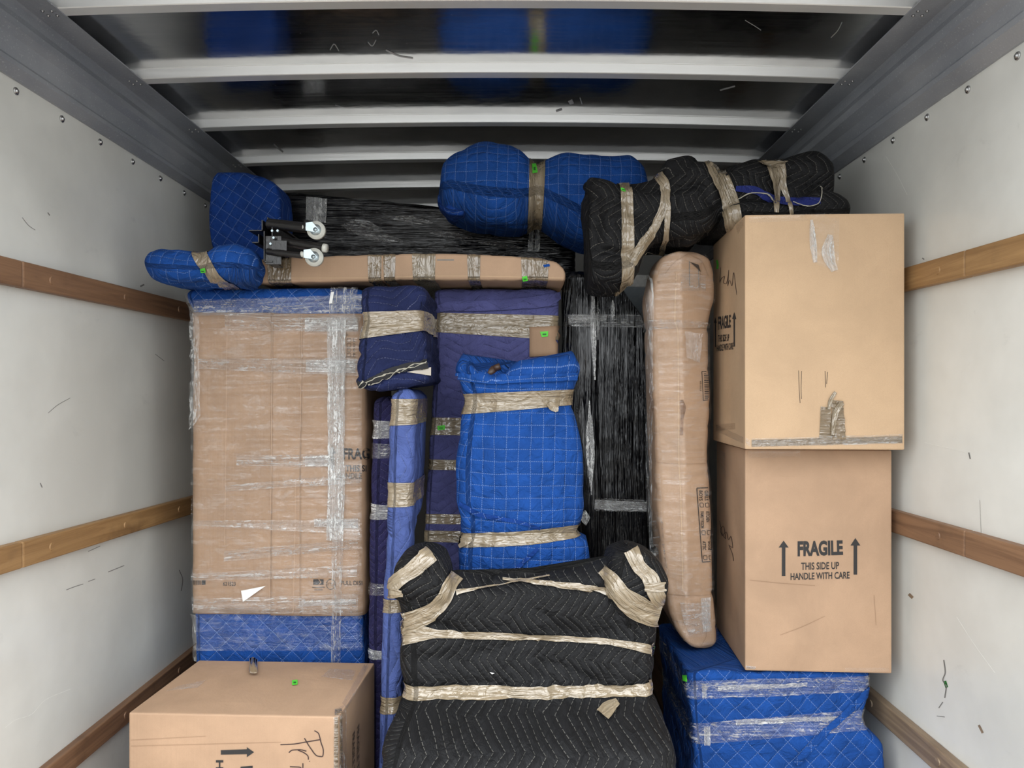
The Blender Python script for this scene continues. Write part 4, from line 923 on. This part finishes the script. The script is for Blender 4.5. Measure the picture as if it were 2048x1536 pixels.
# ------------------------------------------------------------------ bed frame hardware with casters
t = thing('bed_frame_hardware', 'black steel bed frame brackets with small casters lying on the flat package', 'bed frame')
def pw(x, y, Y): return W(x, y, Y)
k = 2.56 / F
def angle(px, py0, py1, flange, y0, y1, tilt=0):                # an angle iron seen end on, running back into the load
    a = pw(px, py0, y0); c = pw(px, py1, y0); th = .004
    bm = box_bm((a.x, y0, c.z), (a.x + th, y1, a.z), .0006, 1); bm2 = box_bm((min(a.x, a.x + flange), y0, c.z), (max(a.x + th, a.x + flange), y1, c.z + th), .0006, 1, bm)
    return bm_obj('angle_rail', bm2, M['bmetal'], t)
angle(523, 440, 462, -.044, 2.58, 2.98); angle(534, 434, 448, .03, 2.6, 3.0); angle(527, 462, 524, .030, 2.57, 2.69); angle(543, 448, 490, .026, 2.58, 2.95); angle(516, 468, 486, -.02, 2.59, 2.9)
a = pw(528, 532, 2.56); c = pw(560, 470, 2.56)
bm = box_bm((a.x, 2.575, a.z + .008), (c.x, 2.579, c.z), .0006, 1); bm_obj('bracket_plate', bm, M['bmetal'], t)
a = pw(545, 506, 2.57); c = pw(575, 482, 2.57); bm_obj('bracket_plate', box_bm((a.x, 2.562, a.z), (c.x, 2.566, c.z), .0006, 1), M['bmetal'], t)
def bolt(x, y): p = pw(x, y, 2.565); bm_obj('bolt', cyl_bm(p, p + Vector((0, -.006, 0)), .005, .004, 8), M['zinc'], t)
for x, y in ((545, 462), (542, 488), (556, 462), (548, 476)): bolt(x, y)
def leg(p0, p1, r): o = bm_obj('leg_tube', cyl_bm(p0, p1, r, r * .92, 16), M['bmetal'], t, True); md = o.modifiers.new('edge', 'EDGE_SPLIT'); return o
leg(pw(538, 448, 2.60), pw(616, 456, 2.555), .019); leg(pw(552, 480, 2.60), pw(646, 496, 2.55), .016); leg(pw(535, 503, 2.575), pw(604, 511, 2.545), .011)
bm = cyl_bm(pw(647, 496, 2.55), pw(654, 497, 2.548), .0155, .0135, 16); bm_obj('glide_cap', bm, M['wheel'], t, True)
def caster(x, y, Y, r):
    p = pw(x, y, Y)
    bm = cyl_bm(p + Vector((0, -.011, 0)), p + Vector((0, .011, 0)), r, r, 24)
    bmesh.ops.bevel(bm, geom=[e for e in bm.edges if len(e.link_faces) == 2 and e.calc_face_angle() > 1], offset=.003, segments=2, affect='EDGES')
    wv = bm_obj('caster_wheel', bm, M['wheel'], t, True)
    bm_obj('hub', cyl_bm(p + Vector((0, -.0125, 0)), p + Vector((0, .0125, 0)), r * .62, r * .62, 18), M['zinc'], wv, True)
    bm = cyl_bm(p + Vector((0, -.016, 0)), p + Vector((0, -.011, 0)), r * .25, r * .22, 12)
    bm_obj('axle', bm, M['zinc'], wv, True)
    fk = []                                                     # fork: two tapering cheeks and a bridge
    for s_ in (-1, 1):
        y_ = p.y + s_ * .0145
        vs = [(p.x - r * 1.05, p.z + r * .75), (p.x - r * .35, p.z + r * .85), (p.x + r * .3, p.z + r * .1), (p.x + r * .2, p.z - r * .28), (p.x - r * .2, p.z - r * .25), (p.x - r * 1.05, p.z - r * .1)]
        fk.append([(a, y_ - .001, b) for a, b in vs] + [(a, y_ + .001, b) for a, b in vs])
    vs = fk[0] + fk[1]; fs = []
    for g in (0, 12):
        fs += [tuple(g + i for i in range(6)), tuple(g + 11 - i for i in range(6))] + [(g + i, g + (i + 1) % 6, g + 6 + (i + 1) % 6, g + 6 + i) for i in range(6)]
    fs.append((0, 5, 17, 12)); fo = mesh_obj('caster_fork', vs, fs, M['zinc'], t); fix_normals(fo)
    bm_obj('caster_stem', cyl_bm((p.x - r * 1.5, p.y, p.z + r * .35), (p.x - r * 1.02, p.y, p.z + r * .32), .010, .010, 12), M['wheel'], t, True)
caster(633, 461, 2.55, .030); caster(629, 515, 2.545, .030)

# ------------------------------------------------------------------ blue bundle at top centre
t = thing('blanket_bundle', 'large bright blue quilted bundle near the roof, waisted by one tape band', 'blanket bundle', 'blanket bundles laid on top of the load')
L = Loft(t, 'blanket', M['blue_sq'], 'X', [(876, 345, 405, 2.98, 3.2), (884, 312, 415, 2.92, 3.26), (920, 281, 426, 2.89, 3.3), (975, 264, 436, 2.88, 3.32), (1030, 273, 440, 2.89, 3.32), (1058, 296, 438, 2.9, 3.28), (1076, 308, 432, 2.92, 3.26), (1094, 300, 440, 2.9, 3.28), (1140, 287, 462, 2.89, 3.32), (1180, 292, 478, 2.89, 3.32), (1215, 290, 478, 2.89, 3.32), (1260, 292, 475, 2.89, 3.32), (1290, 312, 470, 2.9, 3.28), (1302, 345, 455, 2.96, 3.2)],
         r=.12, rend=.035, amp=.006, crease=.010, cfreq=(6, 5, 3), seed=111, cinch=((1076, 1076, .006, .03),), gather=.012)
L.band('tape_band', M['tape'], (1056, 1060), (1086, 1092), off=.004, m=5)
sticker(t, [(1063, 328), (1072, 328), (1075, 346), (1064, 347)], L.whole(), 2.9)
L2 = Loft(t, 'blanket_fold', M['blue_ti'], 'X', [(874, 385, 412, 3.0, 3.1), (900, 392, 428, 2.95, 3.12), (930, 410, 430, 2.94, 3.12)], r=.02, rend=.012, amp=.002)

# ------------------------------------------------------------------ black bundle over the cartons
t = thing('blanket_bundle', 'long lumpy black quilted bundle with four tape straps resting on the top carton', 'blanket bundle', 'blanket bundles laid on top of the load')
Yb = 2.62
L = Loft(t, 'blanket', M['black_zig2'], 'X', [(1168, 344, 400, 2.62, 2.80), (1174, 338, 480, 2.58, 2.82), (1186, 338, 574, 2.56, 2.84), (1230, 343, 578, 2.54, 2.85), (1264, 347, 570, 2.54, 2.86), (1284, 350, 538, 2.54, 2.86), (1302, 348, 500, 2.54, 2.86), (1322, 330, 484, 2.53, 2.86), (1345, 304, 481, 2.52, 2.87), (1385, 298, 478, 2.50, 2.9), (1425, 306, 466, 2.50, 2.95), (1450, 318, 450, 2.52, 2.98), (1490, 310, 452, 2.54, 2.98), (1530, 296, 453, 2.54, 2.98), (1570, 290, 453, 2.55, 2.98), (1620, 288, 454, 2.55, 2.95), (1660, 284, 450, 2.56, 2.9), (1674, 310, 430, 2.6, 2.85)],
         r=.09, rend=.03, amp=.010, freq=8, crease=.024, cfreq=(5, 5, 6), seed=121, cinch=((1250, 1256, .006, .035), (1430, 1458, .010, .04), (1552, 1560, .012, .04)), gather=.014)
L2 = Loft(t, 'blanket_fold', M['black_zig'], 'X', [(1450, 412, 446, 2.50, 2.8), (1500, 400, 444, 2.48, 2.8), (1560, 404, 443, 2.48, 2.8), (1610, 392, 443, 2.47, 2.8), (1640, 368, 443, 2.47, 2.8), (1680, 380, 442, 2.47, 2.78), (1703, 400, 436, 2.5, 2.72)], r=.04, rend=.02, amp=.006, crease=.010, seed=123)
bv = bvh_of(L.obj, L2.obj)
rb = lambda pts, off=.007, **q: ribbon(t, 'tape_strap', M['tape'], pts, bv, off, 6, Y=2.55, m=5, crink=.003, **q)
L.band('tape_strap', M['tape'], (1246, 1240), (1272, 1264), off=.006, m=5, crink=.002, seed=1)
rb([(1318, 350, 22), (1332, 375, 20), (1330, 405, 18), (1312, 450, 16), (1282, 492, 18), (1262, 528, 14)], seed=2)
rb([(1330, 380, 10), (1336, 420, 12), (1334, 460, 12), (1322, 505, 10), (1308, 535, 8)], seed=3, off=.009)
rb([(1418, 310, 30), (1432, 340, 34), (1452, 385, 34), (1466, 430, 34), (1470, 470, 30)], seed=4)
rb([(1560, 284, 34), (1548, 300, 40), (1548, 330, 32), (1553, 370, 20), (1552, 425, 9)], seed=5)
rb([(1560, 335, 22), (1566, 370, 14), (1576, 400, 9), (1582, 428, 8)], seed=6, off=.009)
ribbon(t, 'blanket_lining', M['indigo'], [(1470, 378, 10), (1510, 382, 16), (1545, 400, 16), (1600, 405, 16), (1640, 402, 12)], bv, .006, 6)
line(t, 'piping', M['piping'], [(1472, 398), (1505, 388), (1530, 390), (1548, 408)], 1.8, bv, .010)
line(t, 'piping', M['piping'], [(1585, 408), (1610, 414), (1635, 408), (1642, 385), (1640, 370)], 1.6, bv, .010)
sticker(t, [(1250, 351), (1260, 350), (1262, 361), (1252, 362)], L.whole())

# ------------------------------------------------------------------ put every thing's origin at its base
bpy.context.view_layer.update()
for r_ in ROOTS:
    lo = Vector((9e9,) * 3); hi = -lo; ms = []
    for o in r_.children_recursive:
        ms.append(o.data)
        for v in o.data.vertices:
            for i in range(3): lo[i] = min(lo[i], v.co[i]); hi[i] = max(hi[i], v.co[i])
    base = Vector(((lo.x + hi.x) / 2, (lo.y + hi.y) / 2, lo.z))
    for me in set(ms): me.transform(Matrix.Translation(-base))
    r_.location = base
